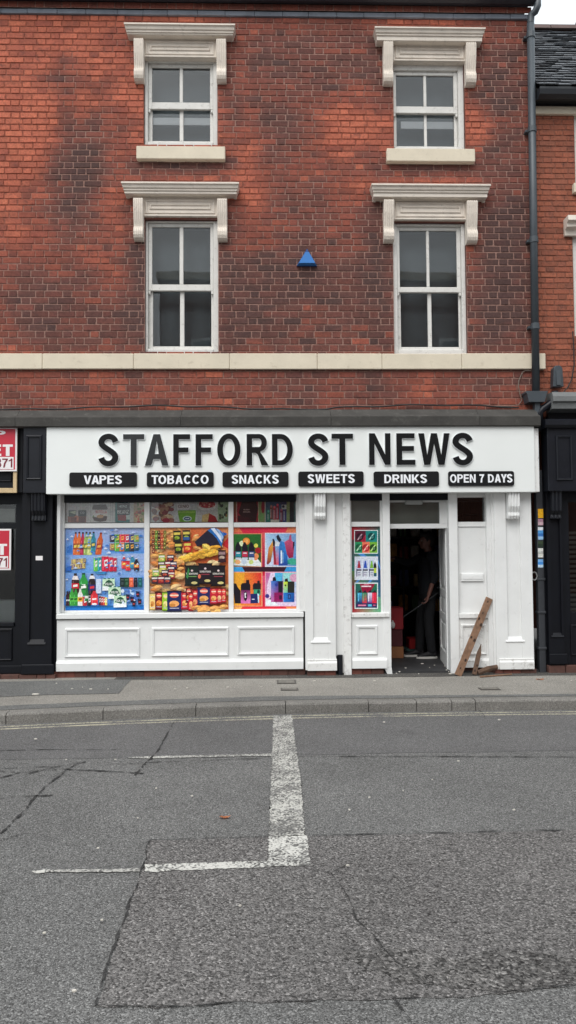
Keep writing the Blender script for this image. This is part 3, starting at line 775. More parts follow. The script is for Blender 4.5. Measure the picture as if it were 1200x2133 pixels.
LED = paint('white_acrylic_edge', S(238, 242, 243), .3, .02, 2, 0, bump=0)
LET = [('S', 205, 246.5, 903.5, 971), ('T', 256.5, 300.3, 904.5, 969.5), ('A', 302, 351, 904.5, 969.5), ('F', 361, 396, 904.5, 969.5), ('F', 407.6, 443, 904.5, 969.5), ('O', 452.5, 501, 903, 970), ('R', 514, 559, 904, 969), ('D', 566.7, 610, 904, 969),
       ('S', 642, 684, 903, 970), ('T', 691, 735.5, 903.5, 968), ('N', 769, 813.5, 902.5, 968), ('E', 826, 865, 902.5, 968), ('W', 872, 937, 902.5, 968), ('S', 943, 985, 901.5, 969)]
for i, (ch, u0, u1, v0, v1) in enumerate(LET):
    q = RC(u0, v0, u1, v1, YSG-.022)
    o = text_obj('letter', ch, q[0], q[1], q[2], q[3], YSG-.024, .008, LGRY if i in (1, 2) else LBLK, SG, 0.0, 'charcoal grey letter' if i in (1, 2) else None, .185, .155)
    t = text_obj('letter_edge', ch, q[0], q[1], q[2], q[3], YSG-.0165, .0167, LED, SG, .022, None, .185, .155); t.parent = o
PLT = [('VAPES', (144.5, 984, 285, 1014), (174.7, 990, 254, 1008.6)), ('TOBACCO', (306, 983.5, 445, 1014), (315.6, 989.5, 434.6, 1008.3)), ('SNACKS', (463.5, 983, 601, 1014), (482.7, 989, 580.7, 1007.8)),
       ('SWEETS', (621.5, 982, 757.5, 1013), (641, 987.5, 739, 1006.5)), ('DRINKS', (778.5, 982, 914.5, 1013), (800.6, 988, 889.5, 1006.5)), ('OPEN 7 DAYS', (934, 981.5, 1071, 1012), (937.5, 987.5, 1067.5, 1005.5))]
PBLK = paint('black_plate', S(22, 22, 24), .5, .1, 3, 0, bump=.01, spec=.25)
LWH = paint('white_plate_lettering', S(240, 242, 246), .4, .02, 2, 0, bump=0)
for txt, r, tr in PLT:
    q = RC(*r, YSG-.018)
    pl = thing('sign_plate', 'black rounded plate reading %s in white on the white fascia' % txt, 'sign', ((q[0]+q[1])/2, YSG-.001, q[2]), 'black word plates along the bottom of the sign')
    m = MB(); rr = .028; pts = []
    for cx, cz, a0 in ((q[1]-rr, q[3]-rr, 0), (q[0]+rr, q[3]-rr, 90), (q[0]+rr, q[2]+rr, 180), (q[1]-rr, q[2]+rr, 270)):
        for k in range(6): t = R(a0+k*18); pts.append((cx+rr*math.cos(t), cz+rr*math.sin(t)))
    m.prism(pts, YSG-.020, YSG-.0015); m.build('plate', PBLK, pl)
    t = RC(*tr, YSG-.024); text_obj('lettering', txt, t[0], t[1], t[2], t[3], YSG-.025, .0055, LWH, pl, t=.2, b=.175, gap=.10)
# ------------------------------------------------------------------ ground, road, pavement
def tarmac(name, base, scale=95.0, contrast=.5, bumpd=.012, strength=.9, patchy=.16, dark=None, pits=0.0):
    if name in _M: return _M[name]
    m = bpy.data.materials.new(name); k = NT(m)
    cell = k.n('ShaderNodeTexVoronoi'); cell.inputs['Scale'].default_value = scale; k.link(k.tc, cell.inputs['Vector'])
    sep = k.n('ShaderNodeSeparateColor'); k.link(cell.outputs['Color'], sep.inputs[0])
    tone = k.ramp(sep.outputs[0], [(0.0, 1-contrast), (.5, 1.0), (.86, 1+contrast*.55), (1.0, 1+contrast*2.0)])
    big = k.ramp(k.noise(.9, 6, .65), [(.3, 1-patchy), (.7, 1+patchy)])
    fine = k.ramp(k.noise(scale*.5, 5, .8), [(.34, .55), (.52, 1.0), (.7, 1.25)])
    c = k.mix(1.0, k.mix(1.0, base, tone, 'MULTIPLY'), k.mix(1.0, big, fine, 'MULTIPLY'), 'MULTIPLY')
    st = k.ramp(k.noise(3.3, 7, .7), [(.62, 0.0), (.74, 1.0)])
    c = k.mix(k.math('MULTIPLY', st, .35), c, dark or (.02, .02, .02, 1))
    if pits:
        pt_ = k.ramp(k.noise(scale*.42, 3, .6, k.scaled(.75, 1.25, 1)), [(.60, 0.0), (.68, 1.0)])
        c = k.mix(k.math('MULTIPLY', pt_, pits), c, (.018, .016, .015, 1))
    k.link(c, k.b.inputs['Base Color']); k.b.inputs['Roughness'].default_value = .9
    k.b.inputs['Specular IOR Level'].default_value = .25
    h = k.math('ADD', k.math('MULTIPLY', cell.outputs['Distance'], -1.0), k.math('MULTIPLY', k.noise(scale*.35, 5, .75), 1.6))
    k.bump(h, strength, bumpd)
    _M[name] = m; return m
ROADM = tarmac('road_tarmac', (.154, .152, .148, 1), 165, .6, .005, .7, pits=.35)
STRIPM = tarmac('road_tarmac_smooth', (.130, .127, .126, 1), 170, .45, .004, .6, .14)
PATCHM = tarmac('patch_tarmac', (.166, .158, .153, 1), 118, .65, .008, .85, .14, pits=.8)
COARSEM = tarmac('coarse_tarmac', (.150, .143, .137, 1), 88, .75, .013, 1.0, .2, pits=.9)
PAVEM = tarmac('pavement_asphalt', (.26, .245, .22, 1), 140, .3, .004, .5, .16)
PAVED = tarmac('pavement_dark_asphalt', (.145, .145, .14, 1), 140, .35, .004, .5, .16)
KERBM = tarmac('kerb_concrete', (.20, .19, .175, 1), 160, .25, .003, .4, .22)
TARM = tarmac('crack_tar', (.042, .041, .040, 1), 120, .4, .004, .5)
ZR = -.11
KP = [(-80, -16.0), (-12, -3.9), (-6, -2.62), (-4, -2.25), (-2.635, -2.037), (-1.964, -1.932), (-1.268, -1.843), (-.55, -1.772), (.185, -1.71), (.93, -1.682), (1.68, -1.671), (2.44, -1.668), (3.19, -1.672), (5, -1.70), (10, -1.8), (80, -3.0)]
def ky(x):
    for (a, b), (c, d) in zip(KP, KP[1:]):
        if a <= x <= c: return b+(d-b)*(x-a)/(c-a)
    return KP[-1][1]
KX = [-80, -40, -20, -12, -8]+[-6+.25*i for i in range(53)]+[10, 20, 40, 80]
def sheet(name, lo, hi, z, mat, xs=None):
    """a ground strip between two edge functions of x"""
    m = MB(); xs = xs or KX
    A = [m.bm.verts.new((x, lo(x), z)) for x in xs]; B = [m.bm.verts.new((x, hi(x), z)) for x in xs]
    for i in range(len(xs)-1): m.bm.faces.new([A[i], A[i+1], B[i+1], B[i]])
    return tag(m.build(name, mat), kind='structure')
def poly_sheet(name, pts, z, mat):
    m = MB(); m.bm.faces.new([m.bm.verts.new((x, y, z)) for x, y in pts]); bmesh.ops.triangulate(m.bm, faces=m.bm.faces[:])
    return tag(m.build(name, mat), kind='structure')
m = MB(); m.quad([(-500, -500, -.2), (500, -500, -.2), (500, 500, -.2), (-500, 500, -.2)])
tag(m.build('ground', paint('distant_ground', S(110, 108, 104), .9, .1, 1, 0, bump=0)), kind='structure')
sheet('road', lambda x: -40.0, lambda x: ky(x)+.02, ZR, ROADM)
rs = lambda x: -3.23+.02*noise.noise((x*1.3, 0, 4))+.012*x
sheet('road_strip', rs, lambda x: ky(x)-.04, ZR+.002, STRIPM, [-6+.1*i for i in range(131)])
sheet('pavement', lambda x: ky(x)+.125, lambda x: .0, 0.0, PAVEM)
m = MB(); joints = [-20.0]
k0 = P(595, 1475, ky(.18))[0]
ks = [k0+.914*i for i in range(-14, 0)]+[k0, k0+.86, P(865, 1475, -1.6)[0], P(938, 1475, -1.6)[0], P(987, 1475, -1.6)[0]]
ks += [ks[-1]+1.2+.914*i for i in range(12)]
for a, b in zip(ks, ks[1:]):
    dz = random.uniform(-.006, .004); n = 4; L_ = []
    for i in range(n+1):
        x = a+.004+(b-a-.008)*i/n; y = ky(x)
        L_.append([m.bm.verts.new(p) for p in ((x, y+.0, ZR-.05), (x, y-.002, dz-.022), (x, y+.006, dz-.008), (x, y+.02, dz), (x, y+.123, dz+.001), (x, y+.123, ZR-.05))])
    for A, B in zip(L_, L_[1:]):
        for j in range(5): m.bm.faces.new([A[j], A[j+1], B[j+1], B[j]])
    m.bm.faces.new(L_[0]); m.bm.faces.new(L_[-1][::-1])
tag(m.build('kerb', KERBM), kind='structure')
m = MB(); xs = KX
A = [m.bm.verts.new((x, ky(x)+.015, -.018)) for x in xs]; B = [m.bm.verts.new((x, ky(x)+.126, -.018)) for x in xs]
for i in range(len(xs)-1): m.bm.faces.new([A[i], A[i+1], B[i+1], B[i]])
tag(m.build('kerb_bedding', paint('kerb_joint', S(40, 38, 36), .95)), kind='structure')
jit = lambda x, s: .012*noise.noise((x*3, s, 1))+.006*noise.noise((x*11, s, 5))
sheet('pavement_strip', lambda x: ky(x)+.145+jit(x, 2), lambda x: ky(x)+.36+jit(x, 9)-(.0 if x < 0 else min(.1, x*.05)), .004, PAVED, [-6+.1*i for i in range(131)])
pp = [G(-300, 1424), G(0, 1421), G(120, 1418), G(276, 1414), G(262, 1428), G(248, 1445), G(200, 1446), G(100, 1448), G(0, 1452), G(-300, 1462)]
poly_sheet('pavement_patch', pp, .004, PAVED)
sheet('pavement_edge', lambda x: -.26+jit(x*2, 7)-.03*noise.noise((x*1.5, 1, 3)), lambda x: .0, .0045, tarmac('pavement_darker_edge', (.085, .08, .074, 1), 120, .5, .005, .6, .3), [-1.9+.06*i for i in range(98)])  # darker, uneven-edged asphalt strip along the foot of the shopfront
# patch in the road
rnd = random.Random(3)
def wob(pts, amp, step=.05):
    out = []
    for (a, b), (c, d) in zip(pts, pts[1:]+pts[:1]):
        n = max(1, int(math.hypot(c-a, d-b)/step))
        for i in range(n):
            t = i/n; x, y = a+(c-a)*t, b+(d-b)*t
            out.append((x+amp*noise.noise((x*9, y*9, 1))+amp*.6*rnd.uniform(-1, 1), y+amp*noise.noise((x*9, y*9, 7))+amp*.6*rnd.uniform(-1, 1)))
    return out
PT = [G(*q, ZR) for q in ((313, 1752), (262, 1905), (200, 2097), (330, 2100), (520, 2089), (760, 2084), (1000, 2076), (1200, 2052))]
PT += [(1.9, -6.45), (4.5, -6.35), (4.6, -4.85)]+[G(*q, ZR) for q in ((1200, 1730), (900, 1737), (560, 1745))]
poly_sheet('road_patch', wob(PT, .012), ZR+.0025, PATCHM)
CQ = [G(*q, ZR) for q in ((960, 2062), (860, 2050), (760, 2020), (700, 1985), (830, 1975), (930, 2000), (1010, 1985), (1120, 1985), (1240, 2010), (1240, 2040), (1100, 2058))]
poly_sheet('road_patch', wob(CQ, .03), ZR+.0042, COARSEM)
def crack(pts, wd, z=ZR+.0075, amp=.012, zed=ZR, seed=0, mat=None):
    P_ = [G(u, v, zed) for u, v in pts]; path = []
    for (a, b), (c, d) in zip(P_, P_[1:]):
        n = max(2, int(math.hypot(c-a, d-b)/.025))
        for i in range(n): path.append((a+(c-a)*i/n, b+(d-b)*i/n))
    path.append(P_[-1]); m = MB(); prev = None
    for i, (x, y) in enumerate(path):
        a = path[max(0, i-1)]; c = path[min(len(path)-1, i+1)]
        dx, dy = c[0]-a[0], c[1]-a[1]; l = math.hypot(dx, dy) or 1; nx, ny = -dy/l, dx/l
        o = amp*(noise.noise((x*6, y*6, seed))+.7*noise.noise((x*25, y*25, seed+3)))
        w_ = wd*max(.02, .55+1.1*noise.noise((x*8, y*8, seed+9))+.5*rnd.uniform(-1, 1))*.5
        cur = (m.bm.verts.new((x+nx*(o+w_), y+ny*(o+w_), z)), m.bm.verts.new((x+nx*(o-w_), y+ny*(o-w_), z)))
        if prev: m.bm.faces.new([prev[0], prev[1], cur[1], cur[0]])
        prev = cur
    return tag(m.build('road_crack', mat or TARM), kind='structure')
for i, (pts, wd) in enumerate([(((313, 1752), (290, 1830), (262, 1905), (225, 2010), (200, 2097)), .013), (((200, 2097), (330, 2101), (520, 2090), (760, 2085), (1000, 2077), (1200, 2052)), .007), (((313, 1752), (430, 1748), (560, 1745)), .008), (((650, 1742), (900, 1737), (1200, 1730)), .012),
        (((690, 1820), (725, 1870), (745, 1915), (790, 1965), (830, 2010), (900, 2060)), .008), (((650, 1812), (690, 1820), (730, 1800), (760, 1790)), .010), (((820, 2080), (838, 2105), (862, 2130)), .012),
        (((0, 1738), (40, 1700), (95, 1640), (132, 1612)), .02), (((0, 1622), (40, 1610), (130, 1603), (300, 1612)), .02), (((0, 1608), (60, 1612), (130, 1596), (180, 1588)), .02), (((0, 1665), (50, 1660), (110, 1658)), .016), (((280, 1616), (300, 1595), (330, 1562), (362, 1506)), .018),
        (((0, 1565), (120, 1562), (250, 1563)), .01), (((625, 1577), (900, 1577), (1200, 1578)), .016), (((0, 1602), (150, 1597), (300, 1590), (560, 1580)), .014), (((985, 1457), (1000, 1480), (1010, 1496)), .014), (((100, 1625), (130, 1610), (150, 1598), (170, 1590)), .02), (((0, 1752), (40, 1740), (35, 1745)), .012)]):
    crack(pts, wd, seed=i*1.7)
# worn white paint
def worn(name, col, under, keep, scale=60.0):
    if name in _M: return _M[name]
    m = bpy.data.materials.new(name); k = NT(m)
    cell = k.n('ShaderNodeTexVoronoi'); cell.inputs['Scale'].default_value = scale*1.5; k.link(k.tc, cell.inputs['Vector'])
    sep = k.n('ShaderNodeSeparateColor'); k.link(cell.outputs['Color'], sep.inputs[0])
    low = k.ramp(k.noise(3.0, 5, .7), [(.33, 0.0), (.67, 1.0)])
    f = k.math('ADD', k.math('MULTIPLY', k.math('ADD', sep.outputs[1], k.noise(scale, 5, .8)), .34), k.math('MULTIPLY', low, .32))
    msk = k.ramp(f, [(max(0, 1-keep-.07), 0.0), (1-keep+.07, 1.0)])
    u = k.mix(1.0, under, k.ramp(sep.outputs[0], [(0, .5), (.5, 1.0), (1, 2.0)]), 'MULTIPLY')
    k.link(k.mix(msk, u, col), k.b.inputs['Base Color']); k.b.inputs['Roughness'].default_value = .85; k.b.inputs['Specular IOR Level'].default_value = .25
    k.bump(k.noise(70, 5, .75), .7, .008)
    _M[name] = m; return m
UND = (.15, .147, .14, 1)
PW1 = worn('worn_white_paint', (.52, .51, .47, 1), UND, .445)
PW2 = worn('faint_white_paint', (.45, .44, .41, 1), UND, .42)
PW3 = worn('fresh_white_paint', (.58, .57, .53, 1), UND, .525)
PY = worn('worn_yellow_paint', (.44, .41, .31, 1), (.13, .127, .125, 1), .50, 80)
def mark(pts, mat, z=ZR+.0058, amp=.009):
    return poly_sheet('road_marking', wob([G(u, v, ZR) for u, v in pts], amp, .014), z, mat)
mark(((570, 1492), (564, 1640), (560, 1745), (636, 1743), (628, 1640), (608, 1490)), PW1)
mark(((560, 1744), (557, 1794), (557, 1808), (645, 1804), (640, 1742)), PW3)
mark(((303, 1803), (303, 1818), (557, 1808), (557, 1795)), PW3)
mark(((66, 1816), (70, 1822), (95, 1820), (95, 1813)), PW3)
mark(((95, 1814), (95, 1819), (296, 1818), (296, 1811)), PW2)
mark(((300, 1577), (300, 1581), (566, 1576), (566, 1571)), PW1)
mark(((268, 1578), (268, 1581), (300, 1581), (300, 1577)), PW2)
for o, wd in ((.075, .05), (.175, .05)):
    sheet('yellow_line', lambda x: ky(x)-o-wd, lambda x: ky(x)-o, ZR+.004, PY, [-6+.1*i for i in range(131)])
# interior floor
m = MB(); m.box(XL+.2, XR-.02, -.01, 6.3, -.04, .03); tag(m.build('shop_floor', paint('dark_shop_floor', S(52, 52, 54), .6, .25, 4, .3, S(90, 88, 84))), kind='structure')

# ------------------------------------------------------------------ neighbouring dark shopfront on the left
def rc_box(name, r, y, d, mat, parent, bev=.005):
    m = MB(); m.rbox(*r, y, d, bev); return m.build(name, mat, parent)
LS = thing('dark_shopfront', 'black painted shopfront with to let boards left of the white shop', 'shopfront', (P(60, 1400)[0], -.1, 0))
xl0 = XL+.2
q = RC(45, 1030, 117, 1397, -.11); px0, px1 = q[0], q[1]; zb0_ = P(60, 1405, -.11)[1]
m = MB(); i0, i1 = P(62, 1200, -.11)[0], P(93, 1200, -.11)[0]; zi = P(60, 1340, -.11)[1]
m.box(px0, i0, -.11, .1, zb0_, zs); m.box(i1, P(108, 1200, -.11)[0], -.11, .1, zb0_, zs); m.box(i0, i1, -.11, .1, zb0_, zi); m.box(i0, i1, -.085, .1, zi, zs)
m.box(P(108, 1200, -.11)[0], P(119, 1200, -.03)[0], -.03, .1, zb0_, zs)
m.prism([(-.115, zi-.02), (-.125, zi-.012), (-.085, zi+.045), (-.084, zi-.02)], i0-.02, i1+.02, 'x')
o = m.build('pilaster', BLACK2, LS)
q = RC(44, 1384, 112, 1405, -.13); m = MB(); m.box(q[0], q[1], -.135, -.1095, q[2], q[3], .01); m.build('plinth_block', BLACK2, o)
q = RC(66, 1030, 95, 1084, -.16); m = MB(); m.prism([(-.10, zs-.01), (-.2, zs-.01), (-.19, q[2]+.12), (-.15, q[2]+.06), (-.16, q[2]), (-.10, q[2]-.01)], q[0], q[1], 'x')
for k in range(4): m.tube([(q[0]+(q[1]-q[0])*(.125+.25*k), yy, zz_) for yy, zz_ in ((-.2, zs-.01), (-.19, q[2]+.12), (-.152, q[2]+.06), (-.16, q[2]+.01))], .013, 6)
m.build('bracket', BLACK, o)
q = RC(48, 889, 97, 1027, -.24); m = MB(); m.box(q[0], q[1], -.24, -.02, q[2], q[3], .006); z_ = RC(54, 906, 88, 1000, -.24)
m.moulding(z_[0], z_[1], z_[2], z_[3], -.24, .035, .02); m.build('console_panel', BLACK, LS)
q = RC(-400, 889, 48, 1027, -.15); m = MB(); m.box(xl0, q[1]-.001, -.15, -.02, q[2], q[3], .004); z_ = RC(-60, 900, 26, 1004, -.15); m.moulding(z_[0], z_[1], z_[2], z_[3], -.15, .03, .018); m.build('fascia', BLACK2, LS)
# window of the left shop
q = RC(-420, 1100, 33, 1285, 0.0); wz0 = P(20, 1296, 0)[1]; wz1 = P(20, 1050, 0)[1]; zm0, zm1 = P(20, 1101, 0)[1], P(20, 1089, 0)[1]
m = MB(); m.box(q[1], px0+.001, -.02, .08, zb0_, zs); m.box(xl0, q[1], -.01, .08, zm0, zm1, .004); m.box(xl0, q[1], -.012, .08, wz1, zs); m.box(xl0, q[1], -.05, .08, wz0-.05, wz0, .006); m.box(xl0+1.2, xl0+1.26, -.008, .08, wz0, wz1)
wl = m.build('window_frame', BLACK2, LS)
m = MB(); m.box(xl0, q[1], .03, .036, wz0, zm0); m.box(xl0, q[1], .03, .036, zm1, wz1); m.build('pane', GLASS, wl)
q2 = RC(-400, 1310, 40, 1378, -.03); m = MB(); m.box(xl0, px0+.001, -.03, .08, zb0_, wz0-.051); m.moulding(q2[0]+1.0, q2[1]-.08, q2[2], q2[3], -.03, .035, .02); m.box(xl0, px0+.001, -.05, -.031, zb0_, zb0_+.1, .006); m.build('stall_riser', BLACK2, LS)
m = MB(); q = RC(-300, 1252, 31, 1292, .15); m.box(q[0], q[1], .15, .4, wz0-.02, q[3], .004); m.build('display_plinth', paint('pale_display_board', S(150, 156, 156), .7, .1, 3), LS)
m = MB(); q = RC(-300, 1060, 31, 1088, .12); m.box(q[0], q[1], .12, .13, q[2], q[3]); m.build('frosted_strip', paint('grey_frosted_film', S(120, 122, 116), .6, .15, 9), LS)
FTl = MB(); x = xl0
while x < px1: l = random.choice((.11, .15, .22)); FTl.box(x+.003, min(x+l, px1)-.003, -.115+random.uniform(-.004, .004), .1, -.05, zb0_-.003, .004); x += l
FTl.build('brick_footing', TILE, LS)
m = MB(); m.box(xl0, px1-.02, 1.6, 1.65, 0, Z_LOW); m.build('back_wall', paint('dim_shop_wall', S(60, 58, 56), .9), LS)
m = MB(); m.box(P(118, 1200, .1)[0]-.03, P(118, 1200, .1)[0], .12, 6, .03, Z_LOW-.01); m.build('party_wall', paint('dim_party_wall', S(80, 78, 74), .9), BLD)

# to let boards
RED = paint('red_sign_vinyl', S(196, 34, 58), .45, .06, 2, 0, bump=0); SWH = paint('white_sign_vinyl', S(236, 232, 232), .45, .04, 2, 0, bump=0); DRED = paint('dark_red_lettering', S(120, 30, 45), .5, .05, 2, 0, bump=0)
def to_let(u1, v0, v1, y, lines, lab, framed):
    x0, x1, z0, z1 = RC(u1-150, v0, u1, v1, y)
    t = thing('to_let_sign', lab, 'sign', ((x0+x1)/2, y, z0))
    m = MB(); m.box(x0, x1, y, y+.012, z0, z1, .002); m.build('board', SWH, t)
    e = .022; m = MB(); m.box(x0+e, x1-e, y-.0015, y-.0002, z0+e, z1-e); m.build('red_field', RED, t)
    ln = 'lettering'
    for txt, a0, a1, b0, b1, mt, gr in lines:
        q = RC(a0, b0, a1, b1, y); text_obj(ln, txt, q[0], q[1], q[2], q[3], y-.005, .0015, mt, t, 0.0, t=.15 if txt[0] == '8' else .24, b=.13 if txt[0] == '8' else .2)
    a0, b0, a1, b1 = lines[-1][6]; q = RC(a0, b0, a1, b1, y); m = MB(); m.box(q[0], q[1], y-.003, y-.0016, q[2], q[3]); m.build('number_panel', SWH, t)
    if framed:
        m = MB(); fz = RC(u1-160, 1017, u1-1, 1027, y+.03)
        m.box(x1-.05, x1-.005, y+.016, y+.05, fz[2], z1-.02, .003); m.box(x0, x1-.0505, y+.016, y+.05, fz[2], fz[3], .003); m.box(x0, x0+.045, y+.016, y+.05, fz[3]+.001, z1-.02, .003)
        m.build('timber_batten', paint('raw_pine', S(205, 180, 140), .8, .15, 8, .2, S(120, 90, 60)), t)
to_let(35.5, 890, 982, -.21, [('SHOP', -92, 12, 897, 912, SWH, None), ('TO', -98, -52, 926, 950, SWH, None), ('LET', -38, 27, 926, 950, SWH, None), ('871', -9, 26, 955, 974, DRED, (-105, 952, 28.5, 977.5))], 'red and white to let board on a pale timber frame over the black shop window', True)
to_let(23, 1102, 1188, -.02, [('SHOP', -104, 0, 1107, 1122, SWH, None), ('TO', -108, -63, 1133, 1156, SWH, None), ('LET', -49, 15, 1133, 1156, SWH, None), ('871', -18, 15, 1162, 1181, DRED, (-115, 1159, 17, 1183))], 'red and white to let board fixed lower down against the black shop window glass', False)
m = MB(); m.rbox(74.5, 1158, 89, 1167, -.087, .0015, 0); m.box(*[0]*0) if False else None
o = m.build('sticker', SWH, None, loc=None); tag(o, 'small white label stuck on the black pilaster between the to let board and white shop', 'sticker')

# ------------------------------------------------------------------ right: downpipe, junction, passage pipe, dark shopfront, brick house
DP = thing('downpipe', 'tall grey drainpipe running down the right end of the red brick front', 'drainpipe', (P(1116, 800, -.1)[0], -.09, P(600, 860)[1]))
yp = -.10; xp = (P(1103, 60, yp)[0]+P(1117, 800, yp)[0])/2; zt_p = P(1105, 35, yp)[1]; zb_p = P(1117, 818, yp)[1]; rp = .048
xa, xb2 = P(1105, 40, yp)[0], P(1116.5, 810, yp)[0]
m = MB(); xg = P(1121, 8, -.17)[0]; zg = P(1121, 10, -.17)[1]
m.tube([(xg, -.15, zg+.12), (xg, -.15, zg), (xg-.03, -.14, zg-.07), (xa+.01, yp-.005, zt_p+.02), (xa, yp, zt_p-.08), (xa, yp, zt_p-.12)], rp*.95, 14); m.build('swan_neck', PIPE, DP, smooth=True)
m = MB(); m.tube([(xa, yp, zt_p-.1), (xb2, yp, zb_p)], rp, 16); m.build('pipe', PIPE, DP, smooth=True)
for v in (72, 268, 498, 678):
    zc = P(1110, v, yp)[1]; t_ = (zc-zb_p)/(zt_p-zb_p); xc = xb2+(xa-xb2)*t_
    m = MB(); m.tube([(xc, yp, zc-.05), (xc, yp, zc+.02), (xc, yp, zc+.026)], [rp+.008, rp+.008, rp+.002], 16); m.box(xc-.075, xc+.075, yp+.03, .0, zc-.03, zc+.005, .004); m.build('collar', PIPE, DP)
q = RC(1095, 815, 1140, 838, -.17); m = MB(); xm = (q[0]+q[1])/2
m.prism([(q[0], q[3]), (q[1], q[3]), (q[1], q[3]-.025), (q[1]-.015, q[3]-.03), (q[1]-.035, q[2]), (q[0]+.035, q[2]), (q[0]+.015, q[3]-.03), (q[0], q[3]-.025)], -.19, -.01, 'y', .004); m.build('hopper', PIPE, DP)
m = MB(); q = RC(1113, 838, 1124, 862, -.12); m.box(q[0], q[1], -.15, -.06, q[2]-.05, q[3]+.01, .006); m.build('outlet', PIPE, DP)
m = MB(); a_, b_ = P(1156, 825, -.12), P(1130, 852, -.12); m.tube([(a_[0], -.12, a_[1]+.06), (a_[0], -.12, a_[1]-.03), (a_[0]-.05, -.125, a_[1]-.09), (b_[0], -.13, b_[1]), (b_[0]-.04, -.12, b_[1]-.05), (b_[0]-.04, -.1, b_[1]-.28)], .045, 12); m.build('branch_pipe', BLACK, DP, smooth=True)

m = MB(); q = RC(1151, 762, 1173, 806, -.09); xm = (q[0]+q[1])/2
m.prism([(q[0], q[2]), (q[1], q[2]), (q[1]-.012, q[3]-.03), (xm+.03, q[3]), (xm-.03, q[3]), (q[0]+.012, q[3]-.03)], -.11, .0, 'y', .006)
m.prism([(-.125, q[2]+.02), (-.112, q[3]-.06), (-.105, q[3]-.06), (-.105, q[2]+.02)], q[0]+.04, q[1]-.04, 'x')
tag(m.build('service_box', PIPE, None), 'tapered grey service box on the brick wall right of the drainpipe', 'box')

# blue alarm
ab = thing('alarm_box', 'blue triangular alarm box on bare brick between the two lower sash windows', 'alarm box', (P(639, 555)[0], 0, P(639, 556)[1]))
BLU = paint('blue_plastic', S(52, 122, 196), .35, .06, 3, 0, bump=0); BLU2 = paint('dark_blue_plastic', S(26, 70, 130), .4, .06, 3, 0, bump=0)
A, B, C = P(639.5, 519, -.01), P(618, 555, -.01), P(660.5, 555, -.01)
m = MB(); cx, cz = (A[0]+B[0]+C[0])/3, (A[1]+B[1]+C[1])/3-.01
back = [m.bm.verts.new((p[0], -.001, p[1])) for p in (A, B, C)]; mid = [m.bm.verts.new((p[0], -.03, p[1])) for p in (A, B, C)]
for i in range(3): m.bm.faces.new([back[i], back[(i+1) % 3], mid[(i+1) % 3], mid[i]])
m.bm.faces.new(back[::-1]); m.bm.faces.new(mid); m.build('back_plate', BLU2, ab)
m = MB(); A1, A2 = P(635, 526.5, -.01), P(644, 526.5, -.01); f0 = [m.bm.verts.new((cx+(p[0]-cx)*.97, -.031, cz+(p[1]-cz)*.97)) for p in (A1, B, C, A2)]; f1 = [m.bm.verts.new((cx+(p[0]-cx)*.78, -.085, cz+(p[1]-cz)*.78+.004)) for p in (A1, B, C, A2)]
for i in range(4): m.bm.faces.new([f0[i], f0[(i+1) % 4], f1[(i+1) % 4], f1[i]])
m.bm.faces.new(f1); m.bm.faces.new(f0[::-1]); m.build('cover', BLU, ab)

# cables over the cornice
CAB = paint('black_cable', S(28, 27, 27), .6, .1)
m = MB(); pth = []
for i in range(60):
    u = -40+i*19.0; v = 849+3.5*math.sin(i*.21+.6)+1.2*math.sin(i*.9)-(2 if u > 700 else 0); x, z = P(u, v, -.05); pth.append((x, -.05, z))
m.tube(pth, .010, 6); tag(m.build('cable', CAB), 'long black cable sagging along the brick just above the dark cornice', 'cable')
m = MB(); pth = [(P(u, v, -.03)[0], -.03, P(u, v, -.03)[1]) for u, v in ((1120, 772), (1094, 772), (1088, 776), (1081, 792), (1080, 805), (1083, 820), (1087, 834), (1080, 844), (1060, 846), (1020, 846))]
m.tube(pth, .006, 6); tag(m.build('cable', paint('grey_cable', S(120, 108, 98), .6)), 'thin pale cable looping down the brick beside the grey drainpipe', 'cable')
m = MB(); pth = [(P(u, v, -.03)[0], -.03, P(u, v, -.03)[1]) for u, v in ((1193, 690), (1195, 720), (1196, 760), (1191, 790), (1183, 806), (1170, 822))]
m.tube(pth, .008, 6); tag(m.build('cable', CAB), 'short black cable hanging on the brick wall at the far right', 'cable')

